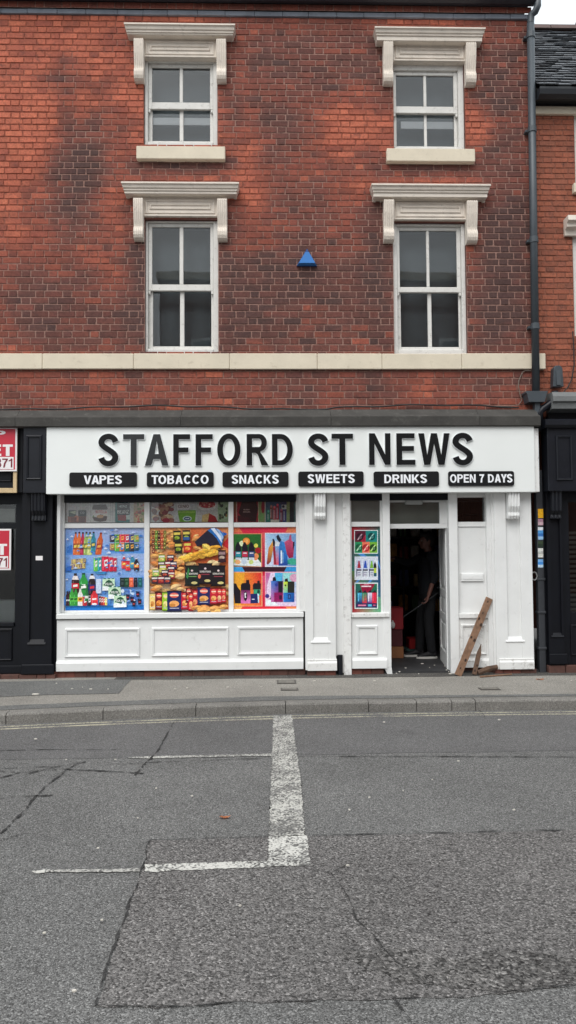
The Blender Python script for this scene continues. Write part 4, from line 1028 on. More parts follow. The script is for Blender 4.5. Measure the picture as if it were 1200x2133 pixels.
# passage between the shops: brick jamb, painted pipe with stickers
PP = thing('passage_pipe', 'dark pipe covered in stickers in the gap between white and black shopfronts', 'drainpipe', (P(1128, 1400, -.02)[0], -.03, 0))
xq0, xq1 = P(1120.5, 1200, -.05)[0], P(1134, 1200, -.05)[0]; ztop_ = P(1128, 1028, -.05)[1]
DGR = paint('sooty_pipe', S(52, 55, 60), .5, .15, 6, .3, S(34, 34, 36))
m = MB(); m.box(xq0, xq1, -.05, .04, -.02, ztop_+.3, .012, 2); m.build('pipe', DGR, PP)
for v in (1206, 1275, 1350):
    zc = P(1128, v, -.05)[1]; m = MB(); m.box(xq0-.012, xq1+.012, -.06, .045, zc-.02, zc+.012, .005); m.build('collar', DGR, PP)
def stick(v0, v1, cols, lab):
    q = RC(1120.8, v0, 1131.5, v1, -.052); n = len(cols); V, F, C = [], [], []
    for i, c in enumerate(cols):
        za, zb2 = q[3]-(q[3]-q[2])*i/n, q[3]-(q[3]-q[2])*(i+1)/n; b = len(V)
        V += [(q[0], -.0525, za), (q[1], -.0525, za), (q[1], -.0525, zb2), (q[0], -.0525, zb2)]; C += [c]*4; F.append([b, b+1, b+2, b+3])
    b = len(V); V += [(q[0], -.0504, q[2]), (q[1], -.0504, q[2]), (q[1], -.0504, q[3]), (q[0], -.0504, q[3])]; C += [cols[0]]*4; F.append([b, b+1, b+2, b+3])
    me = bpy.data.meshes.new('sticker'); me.from_pydata(V, [], F); me.update()
    ca = me.color_attributes.new('Col', 'FLOAT_COLOR', 'POINT')
    for i, c in enumerate(C): ca.data[i].color = c
    tag(link('sticker', me, PRINT), lab, 'sticker', 'stickers down the pipe between the shops')
stick(1060, 1079, [S(236, 178, 40)]*2, 'yellow sticker at the top of the pipe between the shops')
stick(1081, 1094, [S(170, 130, 150), S(200, 170, 180)], 'pinkish sticker just under the yellow one on the pipe')
stick(1098, 1124, [S(220, 225, 230), S(80, 150, 215), S(60, 120, 190), S(150, 190, 225)], 'white and blue sticker between the pinkish and the green ones on the pipe')
stick(1127, 1140, [S(60, 75, 55), S(45, 58, 48)], 'dark green sticker in the middle of the pipe')
stick(1142, 1161, [S(215, 215, 210), S(190, 190, 185), S(220, 220, 215)], 'white sticker above the lowest blue one on the pipe')
stick(1165, 1182, [S(120, 175, 230), S(70, 140, 215), S(190, 215, 235)], 'blue sticker lowest on the pipe between the shops')
m = MB(); q = P(1113, 1200, -.06); m.tube([(q[0]+.035*math.cos(t_), -.06, q[1]+.05*math.sin(t_)) for t_ in [i*.35 for i in range(20)]], .008, 6)
tag(m.build('cable_loop', paint('pale_cable', S(120, 120, 120), .5)), 'small loop of pale cable hanging beside the right white pilaster', 'cable')

# dark shopfront on the right
RSF = thing('dark_shopfront', 'black painted shopfront with a shuttered window at the right edge', 'shopfront', (P(1180, 1400)[0], -.1, 0))
xr9 = P(1172, 1200)[0]+3.5
q = RC(1141, 1036, 1173, 1386, -.10); a, b = q[0], q[1]; zf = P(1160, 1386, -.1)[1]
m = MB(); i0, i1 = P(1149, 1200, -.1)[0], P(1168, 1200, -.1)[0]; zi = P(1160, 1325, -.1)[1]; zt9 = P(1160, 1020, -.1)[1]
m.box(a, i0, -.1, .1, zf, zt9); m.box(i1, b, -.1, .1, zf, zt9); m.box(i0, i1, -.1, .1, zf, zi); m.box(i0, i1, -.075, .1, zi, zt9)
m.prism([(-.105, zi-.02), (-.115, zi-.01), (-.075, zi+.04), (-.074, zi-.02)], i0-.02, i1+.02, 'x'); m.box(P(1134, 1200, -.03)[0], a, -.03, .1, zf, zt9)
o = m.build('pilaster', BLACK2, RSF)
q = RC(1146, 1038, 1169, 1080, -.14); m = MB(); m.prism([(-.09, zt9), (-.18, zt9), (-.17, q[2]+.1), (-.13, q[2]+.05), (-.14, q[2]), (-.09, q[2]-.01)], q[0], q[1], 'x')
for k in range(3): m.tube([(q[0]+(q[1]-q[0])*(.17+.33*k), yy, z9) for yy, z9 in ((-.18, zt9), (-.17, q[2]+.1), (-.132, q[2]+.05), (-.14, q[2]+.01))], .014, 6)
m.build('bracket', BLACK, o)
m = MB(); q = RC(1145, 1362, 1186, 1384, -.12); m.box(q[0], q[1]-.02, -.125, -.0995, q[2], q[3], .008); m.build('plinth_block', BLACK2, o)
q = RC(1141, 890, 1210, 1023, -.22); m = MB(); m.box(q[0], q[1], -.22, -.01, q[2], q[3], .006); z_ = RC(1158, 907, 1192, 1001, -.22); m.moulding(z_[0], z_[1], z_[2], z_[3], -.22, .03, .02); m.build('console_panel', BLACK, RSF)
m = MB(); m.box(q[1]+.002, xr9, -.14, -.01, q[2], q[3], .004); m.build('fascia', BLACK2, RSF)
m = MB(); z0_, z1_ = P(1160, 890, -.28)[1], P(1160, 872, -.28)[1]
m.prism([(-.01, z0_), (-.26, z0_), (-.29, z0_+.03), (-.29, z1_-.02), (-.25, z1_), (-.01, z1_+.02)], P(1136, 880, -.28)[0], xr9, 'x'); m.build('cornice', BLACK, RSF)
m = MB(); z2_, z3_ = P(1170, 856, -.2)[1], P(1170, 815, -.2)[1]
m.prism([(.0, z2_), (-.2, z2_+.03), (-.21, z2_+.1), (-.24, z2_+.12), (-.24, z3_-.07), (-.2, z3_-.01), (0, z3_)], P(1150, 830, -.2)[0], xr9, 'x'); m.build('stone_ledge', paint('grey_ledge_stone', S(112, 114, 114), .85, .15, 5, .3, S(70, 70, 68), .3), RSF)
m = MB(); m.box(P(1141, 850, -.03)[0], xr9, -.03, .05, z1_+.02, z2_+.02); m.build('back_board', BLACK2, RSF)
xw = P(1184, 1200, 0)[0]; zw0, zw1 = P(1190, 1274, 0)[1], P(1190, 1046, 0)[1]
m = MB(); m.box(b, xw, -.05, .08, zf, zt9, .004); m.box(xw, xr9, -.05, .08, zf, zw0, .004); m.box(xw, xr9, -.012, .08, zw1, zt9); m.box(xr9-.2, xr9, -.011, .08, zw0, zw1)
z_ = RC(1188, 1300, 1290, 1365, -.05); m.moulding(z_[0], z_[1], z_[2], z_[3], -.05, .03, .018); m.build('window_frame', BLACK2, RSF)
m = MB(); m.box(xw, xr9-.2, .03, .036, zw0, zw1); m.build('pane', GLASS, RSF)
m = MB(); n = 17
for i in range(n):
    z9 = zw0+(zw1-zw0)*.75*i/n; m.box(xw+.02, xr9-.22, .10, .12, z9, z9+.035, .006)
m.build('shutter', paint('grey_slat', S(96, 98, 92), .6, .2, 6), RSF)
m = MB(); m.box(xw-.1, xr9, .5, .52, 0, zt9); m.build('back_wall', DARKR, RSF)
fb = MB(); x = P(1143, 1395, -.1)[0]
while x < xr9: fb.box(x+.004, x+.21, -.105+random.uniform(-.004, .004), .1, -.05, zf-.003, .006); x += .215
fb.build('brick_footing', TILE, RSF)

# brick house on the right
NB = thing('brick_house', 'lower orange brick house with slate roof at the right edge', 'house', (P(1180, 700)[0], 0.0, 0))
xn0 = XR+.02; xn1 = xn0+5.5; yn = .03
zn_t = P(1160, 238, yn)[1]
soot2 = lambda x, z, r=0: max(0, min(1, .18+.35*noise.noise((x*3, z*3, 9))+.25*noise.noise((x*9, z*9, 2))+r*1.1+.25*math.exp(-((z-P(1160, 380, yn)[1])/.3)**2)*0))
hx0, hx1, hz0, hz1 = P(1197, 300, yn)[0], P(1197, 300, yn)[0]+.95, P(1190, 385, yn)[1], zn_t
h2 = (P(1195, 600, yn)[0], P(1195, 600, yn)[0]+.95, P(1190, 700, yn)[1], P(1190, 482, yn)[1])
nbc = lambda s: mixc(S(160, 94, 72), S(106, 70, 60), s)
brick_wall('brick_wall', NB, xn0, xn1, P(1160, 870, yn)[1], zn_t, [(hx0, hx1, hz0, hz1), h2], lambda z: .073, yf=yn, sootf=soot2, seed=21, colf=nbc, mcolf=lambda s: S(140, 92, 76), stretch=.215, head=.108)
for (c0, c1, d0, d1), hd in (((hx0, hx1, hz0, hz1), False), (h2, True)):
    m = MB()
    m.box(c0, c0+.07, yn+.03, yn+.12, d0, d1, .004); m.box(c1-.07, c1, yn+.03, yn+.12, d0, d1, .004); m.box(c0+.07, c1-.07, yn+.03, yn+.12, d1-.07, d1, .004); m.box(c0+.07, c1-.07, yn+.03, yn+.12, d0, d0+.08, .004); m.box((c0+c1)/2-.02, (c0+c1)/2+.02, yn+.05, yn+.1, d0+.08, d1-.07)
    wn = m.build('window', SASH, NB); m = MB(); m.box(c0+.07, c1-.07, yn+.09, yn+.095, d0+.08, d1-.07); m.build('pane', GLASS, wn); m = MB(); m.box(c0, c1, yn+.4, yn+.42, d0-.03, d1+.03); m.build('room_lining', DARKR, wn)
    if hd:
        m = MB(); za, zb3 = P(1190, 487, yn-.1)[1], P(1190, 452, yn-.1)[1]; xx = P(1180, 470, yn-.1)[0]; hgt = zb3-za
        m.prism([(yn+.02, zb3), (yn-.16, zb3), (yn-.17, zb3-.3*hgt), (yn-.12, zb3-.4*hgt), (yn-.12, zb3-.6*hgt), (yn-.06, zb3-.7*hgt), (yn-.05, za), (yn+.02, za)], xx, c1+.2, 'x'); m.build('hood', STONE2, wn)
    else:
        m = MB(); q = P(1193, 425, yn-.05); m.box(c0-.05, c1+.05, yn-.07, yn+.1, d0-.13, d0-.005, .006); m.build('sill', STONE, wn)
m = MB(); za, zb3 = P(1160, 237, yn-.05)[1], P(1160, 221, yn-.05)[1]; m.box(xn0, xn1, yn-.05, yn+.1, za, zb3, .006); m.build('cream_band', STONE, NB)
m = MB(); zc_ = P(1160, 206, yn-.03)[1]; m.box(xn0, xn1, yn-.03, yn+.1, zb3+.001, zc_+.01, .004); zd_ = P(1160, 190, yn-.2)[1]
m.box(xn0, xn1, yn-.16, yn+.1, zc_+.011, zd_-.03, .006); m.build('eaves_board', paint('dark_brown_eaves', S(48, 40, 42), .7, .2), NB)
zg0 = P(1160, 182, yn-.25)[1]
m = MB(); m.prism([(yn-.14, zg0-.11), (yn-.20, zg0-.12), (yn-.26, zg0-.09), (yn-.275, zg0-.03), (yn-.275, zg0+.0), (yn-.26, zg0), (yn-.14, zg0-.01)], xn0, xn1, 'x'); m.build('gutter', paint('black_gutter', S(28, 32, 38), .5, .2), NB)
SLATE = attr_mat('roof_slate', .65, True, .4, .4, 20.0)
def slates(parent):
    V, F, C = [], [], []; y0_, z0_ = yn-.27, zg0+.0; y1_ = 2.9; z1_ = P(1160, 66, y1_)[1]
    rows = 26; L_ = math.hypot(y1_-y0_, z1_-z0_); dy, dz = (y1_-y0_)/L_, (z1_-z0_)/L_; rr = random.Random(12)
    for r_ in range(rows):
        s0 = L_*r_/rows; s1 = s0+L_/rows*1.7; x = xn0-.1-(r_ % 2)*.085
        while x < xn1:
            wd = .17*rr.uniform(.95, 1.05); a, b = max(xn0+.002, x+.003), min(xn1, x+wd-.003); x += wd
            if b-a < .02: continue
            t0 = s0+rr.uniform(-.012, .012); lift = .030+rr.uniform(-.006, .012); c = rr.uniform(.65, 1.3)*(1.6 if rr.random() < .05 else 1)
            col = tuple(v*c for v in S(98, 102, 107)[:3])+(1,)
            p = []
            for s, h in ((t0, lift), (t0, lift-.013), (s1, -.002), (s1, -.014)):
                for xx in (a, b): p.append((xx, y0_+dy*s-dz*h, z0_+dz*s+dy*h))
            k = len(V); V += p; C += [col]*8
            for f in ((0, 1, 5, 4), (2, 6, 7, 3), (0, 2, 3, 1), (0, 4, 6, 2), (1, 3, 7, 5)): F.append([k+i for i in f])
    off = world_loc(parent); me = bpy.data.meshes.new('roof'); me.from_pydata([tuple(Vector(v)-off) for v in V], [], F); me.update()
    ca = me.color_attributes.new('Col', 'FLOAT_COLOR', 'POINT')
    for i, c in enumerate(C): ca.data[i].color = c
    o = link('roof', me, SLATE, parent)
    m = MB(); x = xn0; i = 0; RT_ = paint('brown_ridge_tile', S(96, 78, 74), .8, .2, 5, .3)
    while x < xn1:
        wd = .45
        m.prism([(y1_-.14, z1_-.03), (y1_-.10, z1_+.06), (y1_, z1_+.10), (y1_+.10, z1_+.06), (y1_+.14, z1_-.03)], x+.006, min(x+wd-.006, xn1), 'x')
        if i == 0 or i % 3 == 1:
            for k2 in range(3 if i % 3 == 1 else 0):
                cx_ = x+.09+.135*k2; m.tube([(cx_+.05*math.cos(t_), y1_, z1_+.135+.045*math.sin(t_)) for t_ in [j*math.pi/6 for j in range(13)]], .018, 6, False)
        x += wd; i += 1
    m.build('ridge_tile', RT_, o)
    m = MB(); m.prism([(y0_+.06, z0_-.02), (y1_, z1_-.03), (y1_+3, z0_), (y0_+.06, z0_-.1)], xn0+.003, xn1-.003, 'x'); m.build('roof_deck', DARKR, o)
slates(NB)
m = MB(); m.box(xn1-.1, xn1, .2, 5, 0, zn_t); m.box(xn0+.01, xn1-.1, 4.9, 5, 0, zn_t); m.build('side_wall', paint('plain_side_brick', S(120, 75, 62), .9, .2, 5), NB)

# ------------------------------------------------------------------ the building across the road, which the sash windows reflect
OB = thing('brick_building', 'tall brick building across the road mirrored in the sash window panes', 'building', (5, -17, ZR))
ox0, ox1, oz = -3.9, 15.0, 11.2
m = MB(); m.box(ox0, ox1, -25, -17, ZR, oz); m.build('brick_wall', paint('opposite_brick', S(118, 78, 66), .9, .2, 3), OB)
m = MB(); m.box(ox0-.1, ox1+.1, -25.1, -16.85, oz+.001, oz+.3, .02); o = m.build('parapet', STONE, OB)
for cx in (-1.2, 4.5, 10.0):
    m = MB(); m.box(cx-.4, cx+.4, -19.5, -18.6, oz+.301, oz+1.8, .02); m.tube([(cx, -19, oz+1.8), (cx, -19, oz+2.3)], .14, 10); m.build('chimney', paint('opposite_brick', S(118, 78, 66)), OB)
for i in range(6):
    for z in (3.9, 7.2):
        cx = ox0+1.7+3.0*i; m = MB(); m.box(cx-.55, cx+.55, -17.001, -16.95, z, z+1.9, .01); f = m.build('window', SASH, OB)
        m = MB(); m.box(cx-.46, cx+.46, -16.949, -16.94, z+.1, z+1.8); m.build('pane', paint('opposite_glass', S(36, 42, 46), .1, .1), f)

# ------------------------------------------------------------------ inside the shop: shelf unit with goods, boxes, the man
WALLI = paint('dim_cream_wall', S(120, 112, 104), .9, .1, 2, 0, bump=0)
xsh0, xsh1 = P(835, 1200, 2.6)[0]-.45, P(835, 1200, 2.6)[0]+1.5
shf = thing('shelf_unit', 'dark shelving unit with dim goods at the back of the shop behind the doorway', 'shelves', ((xsh0+xsh1)/2, 2.7, .03))
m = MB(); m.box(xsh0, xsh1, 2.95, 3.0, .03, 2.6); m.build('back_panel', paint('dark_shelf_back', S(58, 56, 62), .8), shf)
for x in [xsh0+i*(xsh1-xsh0)/4 for i in range(5)]:
    m = MB(); m.box(x-.015, x+.015, 2.55, 2.949, .03, 2.5, .003); m.build('upright', paint('dark_steel', S(44, 46, 52), .5), shf)
zsl = [.12, .55, .95, 1.35, 1.75, 2.12]
for z in zsl:
    m = MB(); m.box(xsh0+.016, xsh1-.016, 2.56, 2.948, z-.02, z, .002); m.build('shelf', paint('dark_steel_shelf', S(70, 70, 74), .5), shf)
rr = random.Random(4)
gcols = [S(214, 176, 72), S(200, 150, 60), S(190, 190, 180), S(150, 50, 60), S(70, 90, 150), S(210, 190, 140), S(90, 130, 90)]
proto = None
for z in zsl[1:]:
    x = xsh0+.05
    while x < xsh0+1.25:
        wd = rr.uniform(.10, .17); h = rr.uniform(.16, .3); c = gcols[rr.randrange(len(gcols))] if z < 1.9 else gcols[rr.randrange(2)]
        m = MB(); cx_ = x+wd/2
        m.prism([(cx_-wd*.46, z+.002), (cx_+wd*.46, z+.002), (cx_+wd*.5, z+.03), (cx_+wd*.48, z+h-.03), (cx_+wd*.44, z+h), (cx_-wd*.44, z+h), (cx_-wd*.48, z+h-.03), (cx_-wd*.5, z+.03)], 2.60, 2.70, 'y', .012)
        tag(m.build('goods_packet', paint('packet_%d' % gcols.index(c), c, .5, .25, 18, .3)), 'dim packet of goods standing on the shelf unit behind the doorway', 'packet', 'packets of goods on the dim shelves inside'); x += wd+rr.uniform(.02, .09)
def carton(name, lab, u0, v0, u1, v1, y, d, col, z0=None, rot=0):
    q = RC(u0, v0, u1, v1, y); z0 = q[2] if z0 is None else z0
    t = thing(name, lab, 'box', ((q[0]+q[1])/2, y+d/2, z0))
    m = MB(); m.box(q[0], q[1], y, y+d, z0, q[3]-.004, .006); m.build('body', paint(name+'_%d' % int(u0*10+v0), col, .75, .12, 7, .2), t)
    m = MB(); m.box(q[0]+.002, (q[0]+q[1])/2-.003, y-.001, y+d, q[3]-.0038, q[3], .001); m.build('flap', paint(name+'_%d' % int(u0*10+v0), col), t)
    m = MB(); m.box((q[0]+q[1])/2+.003, q[1]-.002, y-.001, y+d, q[3]-.0038, q[3], .001); m.build('flap', paint(name+'_%d' % int(u0*10+v0), col), t)
carton('cardboard_box', 'brown cardboard box on the shop floor just inside the doorway', 812, 1347, 841, 1372, 1.05, .35, S(150, 100, 66), .031)
carton('crate', 'dark maroon box stacked on the brown cardboard box', 806, 1312, 839, 1346.5, 1.06, .3, S(84, 34, 40))
carton('crate', 'crimson box topmost on the stack inside the doorway', 806, 1266, 840, 1311.5, 1.08, .28, S(150, 36, 44))
carton('pack', 'red shrink wrapped pack on the floor behind the man', 853, 1331, 878, 1352, 1.75, .3, S(190, 40, 44), None)
carton('pack', 'grey green pack under the red one behind the man', 846, 1352.5, 876, 1364, 1.75, .34, S(90, 125, 120), .031)
m = MB(); q = P(818, 1302, 1.04); m.ell((q[0], 1.04, q[1]), (.035, .03, .05), 10, 8); m.ell((q[0], 1.04, q[1]+.05), (.012, .012, .02), 8, 6)
tag(m.build('carrier_bag', paint('white_plastic', S(210, 208, 205), .4)), 'small knotted white plastic bag hanging against the maroon box', 'bag')

def remesh(mb, voxel, name, mat, parent, smooth_it=6, label=None):
    bmesh.ops.recalc_face_normals(mb.bm, faces=mb.bm.faces[:])
    me = bpy.data.meshes.new('t'); mb.bm.to_mesh(me); mb.bm.free()
    o = bpy.data.objects.new('t', me); COL.objects.link(o)
    md = o.modifiers.new('r', 'REMESH'); md.mode = 'VOXEL'; md.voxel_size = voxel
    ms = o.modifiers.new('s', 'SMOOTH'); ms.iterations = smooth_it; ms.factor = .5
    dg = bpy.context.evaluated_depsgraph_get(); dg.update()
    me2 = bpy.data.meshes.new_from_object(o.evaluated_get(dg)); bpy.data.objects.remove(o); bpy.data.meshes.remove(me)
    off = world_loc(parent)
    for v in me2.vertices: v.co -= off
    me2.materials.clear(); me2.name = name
    return link(name, me2, mat, parent, label, True)
# the man stands in profile, facing left (towards -x); his left side is nearest the street
hx, hy, fz = 2.25, 1.12, .03
MAN = thing('person', 'person in dark clothes and white soled trainers standing sideways in the doorway, arm stretched out', 'person', (hx, hy, fz))
def pt(f, l, z): return (hx-f, hy-l, fz+z)                              # forward, to his left, up
SKIN = paint('skin', S(118, 80, 70), .55, .08, 12, 0, bump=.02); HAIR = paint('dark_hair', S(30, 25, 24), .6, .3, 30, 0, bump=.3)
CLO = paint('black_jumper', S(14, 17, 24), .9, .2, 9, 0, bump=.25); TRO = paint('black_trousers', S(13, 15, 20), .9, .2, 9, 0, bump=.25)
def skull(m):
    m.ell(pt(.0, 0, 1.655), (.098, .076, .108), 20, 14); m.ell(pt(.042, 0, 1.605), (.060, .060, .080), 16, 12)
    m.ell(pt(.075, 0, 1.565), (.030, .034, .028), 12, 8)                 # chin
    m.tube([pt(.092, 0, 1.668), pt(.106, 0, 1.645), pt(.122, 0, 1.622), pt(.104, 0, 1.610)], [.012, .012, .016, .013], 8)   # nose
    m.ell(pt(.088, 0, 1.678), (.016, .05, .012)); m.ell(pt(.094, 0, 1.594), (.014, .024, .008)); m.ell(pt(.092, 0, 1.580), (.014, .022, .009))  # brow, lips
    for s in (1, -1):
        m.ell(pt(-.012, s*.078, 1.635), (.022, .011, .034), 10, 8); m.ell(pt(.062, s*.042, 1.622), (.026, .022, .022), 10, 8)
def hand(m, wrist, d, side, curl=1.0):
    """palm, four unequal bent fingers and a thumb; d is the direction of the forearm"""
    w0 = Vector(wrist); d = Vector(d).normalized(); s = Vector((0, -side, 0)); s = (s-d*s.dot(d)).normalized(); n = d.cross(s).normalized()
    if n.x > 0: n = -n                                                 # fingers curl towards the front
    s = n.cross(d).normalized()
    m.tube([w0, w0+d*.045, w0+d*.085], [(.024, .018), (.036, .017), (.038, .015)], 10)
    for i, (o, L_) in enumerate(((-.028, .066), (-.010, .076), (.009, .072), (.027, .056))):
        b = w0+d*.085+s*o; k1 = b+d*L_*.42+n*.012*curl; k2 = k1+d*L_*.28+n*.026*curl; k3 = k2+d*L_*.02*(1-curl)+n*.024*curl+d*L_*.3*(1-curl)
        m.tube([b-d*.01, b, k1, k2, k3], [.0095, .0095, .0088, .008, .0065], 8)
    t0 = w0+d*.025-s*.03; m.tube([t0, t0-s*.018+d*.03+n*.012, t0-s*.012+d*.062+n*.03], [.012, .011, .008], 8)
LHIP, RHIP = pt(.0, .09, .93), pt(.0, -.09, .93)
legs = {1: [pt(0, .09, .92), pt(.015, .10, .50), pt(-.02, .10, .09)], -1: [pt(0, -.09, .92), pt(.09, -.09, .50), pt(.12, -.09, .09)]}
arms = {1: [pt(-.03, .19, 1.43), pt(-.045, .235, 1.14), pt(.10, .24, .985)], -1: [pt(-.0, -.19, 1.43), pt(.24, -.2, 1.33), pt(.46, -.16, 1.40)]}
HY = pt(0, .24, 0)[1]; pa_, pb_ = P(842, 1284, HY), P(914, 1234, HY)
hpx = P(886, 1254, HY)[0]; tt = (hpx-pa_[0])/(pb_[0]-pa_[0]); HP = Vector((hpx, HY, pa_[1]+(pb_[1]-pa_[1])*tt))
_e = Vector(arms[1][1]); arms[1][2] = tuple(HP-(HP-_e).normalized()*.095+Vector((.012, 0, 0)))
m = MB(); skull(m)
m.tube([pt(-.03, 0, 1.42), pt(-.015, 0, 1.50), pt(.0, 0, 1.58)], [.062, .056, .056], 14)
m.tube([pt(0, 0, .86), pt(0, 0, .98), pt(.01, 0, 1.12), pt(.0, 0, 1.28), pt(-.02, 0, 1.40), pt(-.03, 0, 1.46)], [(.15, .11), (.155, .115), (.14, .105), (.165, .115), (.175, .10), (.09, .06)], 18)
for s in (1, -1):
    a = arms[s]; m.tube([pt(-.02, s*.12, 1.42), a[0], a[1], a[2]], [.055, .052, .038, .026], 12)
    d = Vector(a[2])-Vector(a[1]); hand(m, a[2], d, s, 1.0 if s == 1 else .6)
    l = legs[s]; m.tube([l[0], tuple((Vector(l[0])+Vector(l[1]))/2), l[1], tuple((Vector(l[1])*.6+Vector(l[2])*.4)), l[2], (l[2][0], l[2][1], fz+.04)], [.085, .075, .055, .055, .036, .036], 12)
    an = Vector(l[2]); m.tube([an+Vector((.05, 0, -.04)), an+Vector((-.05, 0, -.045)), an+Vector((-.14, 0, -.06)), an+Vector((-.19, 0, -.065))], [.032, .036, .034, .02], 10)
remesh(m, .0065, 'body', SKIN, MAN, 4)
m = MB()
m.tube([pt(0, 0, .90), pt(0, 0, .98), pt(.012, 0, 1.12), pt(.0, 0, 1.28), pt(-.02, 0, 1.40), pt(-.03, 0, 1.465), pt(-.025, 0, 1.50)], [(.172, .135), (.172, .135), (.165, .13), (.185, .135), (.192, .118), (.105, .08), (.072, .07)], 20)
for s in (1, -1):
    a = arms[s]; e = Vector(a[1]).lerp(Vector(a[2]), .35 if s == 1 else .93)
    m.ell(a[0], (.078, .072, .082)); m.ell(a[1], (.060, .060, .062)); m.tube([pt(-.02, s*.11, 1.415), a[0], tuple((Vector(a[0])+Vector(a[1]))/2), a[1], e], [.072, .072, .064, .056, .050 if s == 1 else .042], 14)
remesh(m, .009, 'jumper', CLO, MAN, 5)
m = MB()
m.tube([pt(0, 0, 1.0), pt(0, 0, .92), pt(0, 0, .84)], [(.162, .125), (.17, .13), (.168, .12)], 18)
for s in (1, -1):
    l = legs[s]; m.tube([(l[0][0], l[0][1], fz+.94), l[0], tuple((Vector(l[0])+Vector(l[1]))/2), l[1], tuple(Vector(l[1])*.5+Vector(l[2])*.5), (l[2][0]+.005, l[2][1], fz+.085)], [.098, .10, .09, .072, .067, .06], 14)
remesh(m, .009, 'trousers', TRO, MAN, 5)
SHOE = paint('black_shoe_canvas', S(24, 24, 28), .7, .15, 20, 0); SOLE = paint('white_rubber_sole', S(205, 203, 198), .5, .06, 12, .15)
for s in (1, -1):
    an = Vector(legs[s][2]); m = MB()
    m.tube([an+Vector((.055, 0, -.035)), an+Vector((.0, 0, -.02)), an+Vector((-.07, 0, -.035)), an+Vector((-.14, 0, -.048)), an+Vector((-.205, 0, -.058))], [(.042, .04), (.046, .055), (.045, .038), (.047, .03), (.03, .018)], 12)
    m.tube([an+Vector((0, 0, -.03)), an+Vector((.0, 0, .02))], [.046, .05], 12)
    sh = remesh(m, .007, 'shoe', SHOE, MAN, 3)
    m = MB(); pts = [(an.x+.075+.0-.5*0, 0)]; pts = []
    for k in range(24):
        t_ = 2*math.pi*k/24; cx_ = an.x-.07-.15*math.cos(t_); pts.append((cx_, an.y+(.044+.006*math.cos(t_))*math.sin(t_)))
    m.prism(pts, fz+.002, fz+.030, 'z'); so_ = m.build('sole', SOLE, sh)
m = MB()
m.ell(pt(-.018, 0, 1.685), (.100, .084, .098), 18, 12); m.ell(pt(-.055, 0, 1.63), (.062, .074, .085), 14, 10); m.ell(pt(.05, 0, 1.735), (.058, .062, .038), 14, 10); m.ell(pt(.075, 0, 1.722), (.04, .05, .024), 12, 8)
for s in (1, -1): m.ell(pt(.005, s*.071, 1.665), (.022, .014, .04), 10, 8)
remesh(m, .007, 'hair', HAIR, MAN, 3)
for s in (1, -1):
    m = MB(); m.ell(pt(.086, s*.030, 1.650), (.011, .013, .009), 10, 8); m.build('eye', paint('eye_white', S(215, 210, 205), .3), MAN)
# pole in his hand
A_ = Vector((pa_[0], HY, pa_[1])); B_ = Vector((pb_[0], HY, pb_[1]))
m = MB(); m.tube([A_, HP, B_], .0065, 8); m.tube([A_+(A_-B_)*.02, A_], .009, 8)
tag(m.build('pole', paint('grey_metal_pole', S(40, 42, 46), .6)), 'thin grey pole slanting through the hand of the person', 'pole')

# ------------------------------------------------------------------ timber and litter outside
def wood(name, c1, c2, sc=9.0):
    if name in _M: return _M[name]
    m = bpy.data.materials.new(name); k = NT(m)
    v = k.scaled(1.0, 1.0, 1.0); nz = k.noise(sc, 7, .7)
    wv = k.n('ShaderNodeTexWave'); wv.inputs['Scale'].default_value = 10; wv.inputs['Distortion'].default_value = 9; wv.inputs['Detail'].default_value = 4; k.link(k.tc, wv.inputs['Vector'])
    c = k.mix(k.ramp(nz, [(.35, 0.0), (.65, 1.0)]), c1, c2)
    c = k.mix(k.math('MULTIPLY', wv.outputs['Fac'], .35), c, tuple(x*.5 for x in c1[:3])+(1,))
    k.link(c, k.b.inputs['Base Color']); k.b.inputs['Roughness'].default_value = .85
    k.bump(k.noise(50, 5, .7), .5, .006)
    _M[name] = m; return m
W1 = wood('weathered_wood', S(146, 112, 88), S(104, 78, 60)); W2 = wood('dark_wood', S(110, 84, 66), S(78, 60, 50)); KNOT = paint('dark_nail_stain', S(52, 36, 28), .9, .3, 20)
def plank(name, lab, b, t, yb, yt, w, th, mat, tip=None, knots=()):
    """board whose foot stands at photo point b (plane yb) and whose head leans at t (plane yt)"""
    B = Vector((P(*b, yb)[0], yb, P(*b, yb)[1])); T = Vector((P(*t, yt)[0], yt, P(*t, yt)[1]))
    ax = (T-B).normalized(); sd_ = ax.cross(Vector((0, 1, 0))).normalized(); fr = sd_.cross(ax).normalized()
    if fr.y > 0: fr = -fr
    o = thing(name, lab, 'plank', tuple(B)); L_ = (T-B).length; m = MB(); n = 22; loops = []
    rr = random.Random(int(b[0]))
    for i in range(n+1):
        s = i/n; c = B+ax*L_*s; ww = w*.5*(1+.04*noise.noise((s*9, b[0], 0)))
        if tip and s > tip: ww *= max(.05, (1-s)/(1-tip)*.9+.02)
        e = .004
        loops.append([m.bm.verts.new(c+sd_*x+fr*z) for x, z in ((-ww, -th/2), (ww, -th/2), (ww, th/2-e), (ww-e, th/2), (-ww+e, th/2), (-ww, th/2-e))])
    for A, B2 in zip(loops, loops[1:]):
        for k in range(6): m.bm.faces.new([A[k], A[(k+1) % 6], B2[(k+1) % 6], B2[k]])
    m.bm.faces.new(loops[0][::-1]); m.bm.faces.new(loops[-1]); m.build('board', mat, o)
    for s, x, r_ in knots:
        c = B+ax*L_*s+sd_*w*x+fr*(th/2+.0004); m = MB(); m.tube([c-fr*.004, c+fr*.0012], r_, 9)
        vs_ = m.bm.verts[:]
        for v in vs_: v.co = c+(v.co-c)+ax*((v.co-c).dot(ax))*.6*(1+.4*rr.uniform(-1, 1))
        m.build('nail_stain', KNOT, o)
    return o
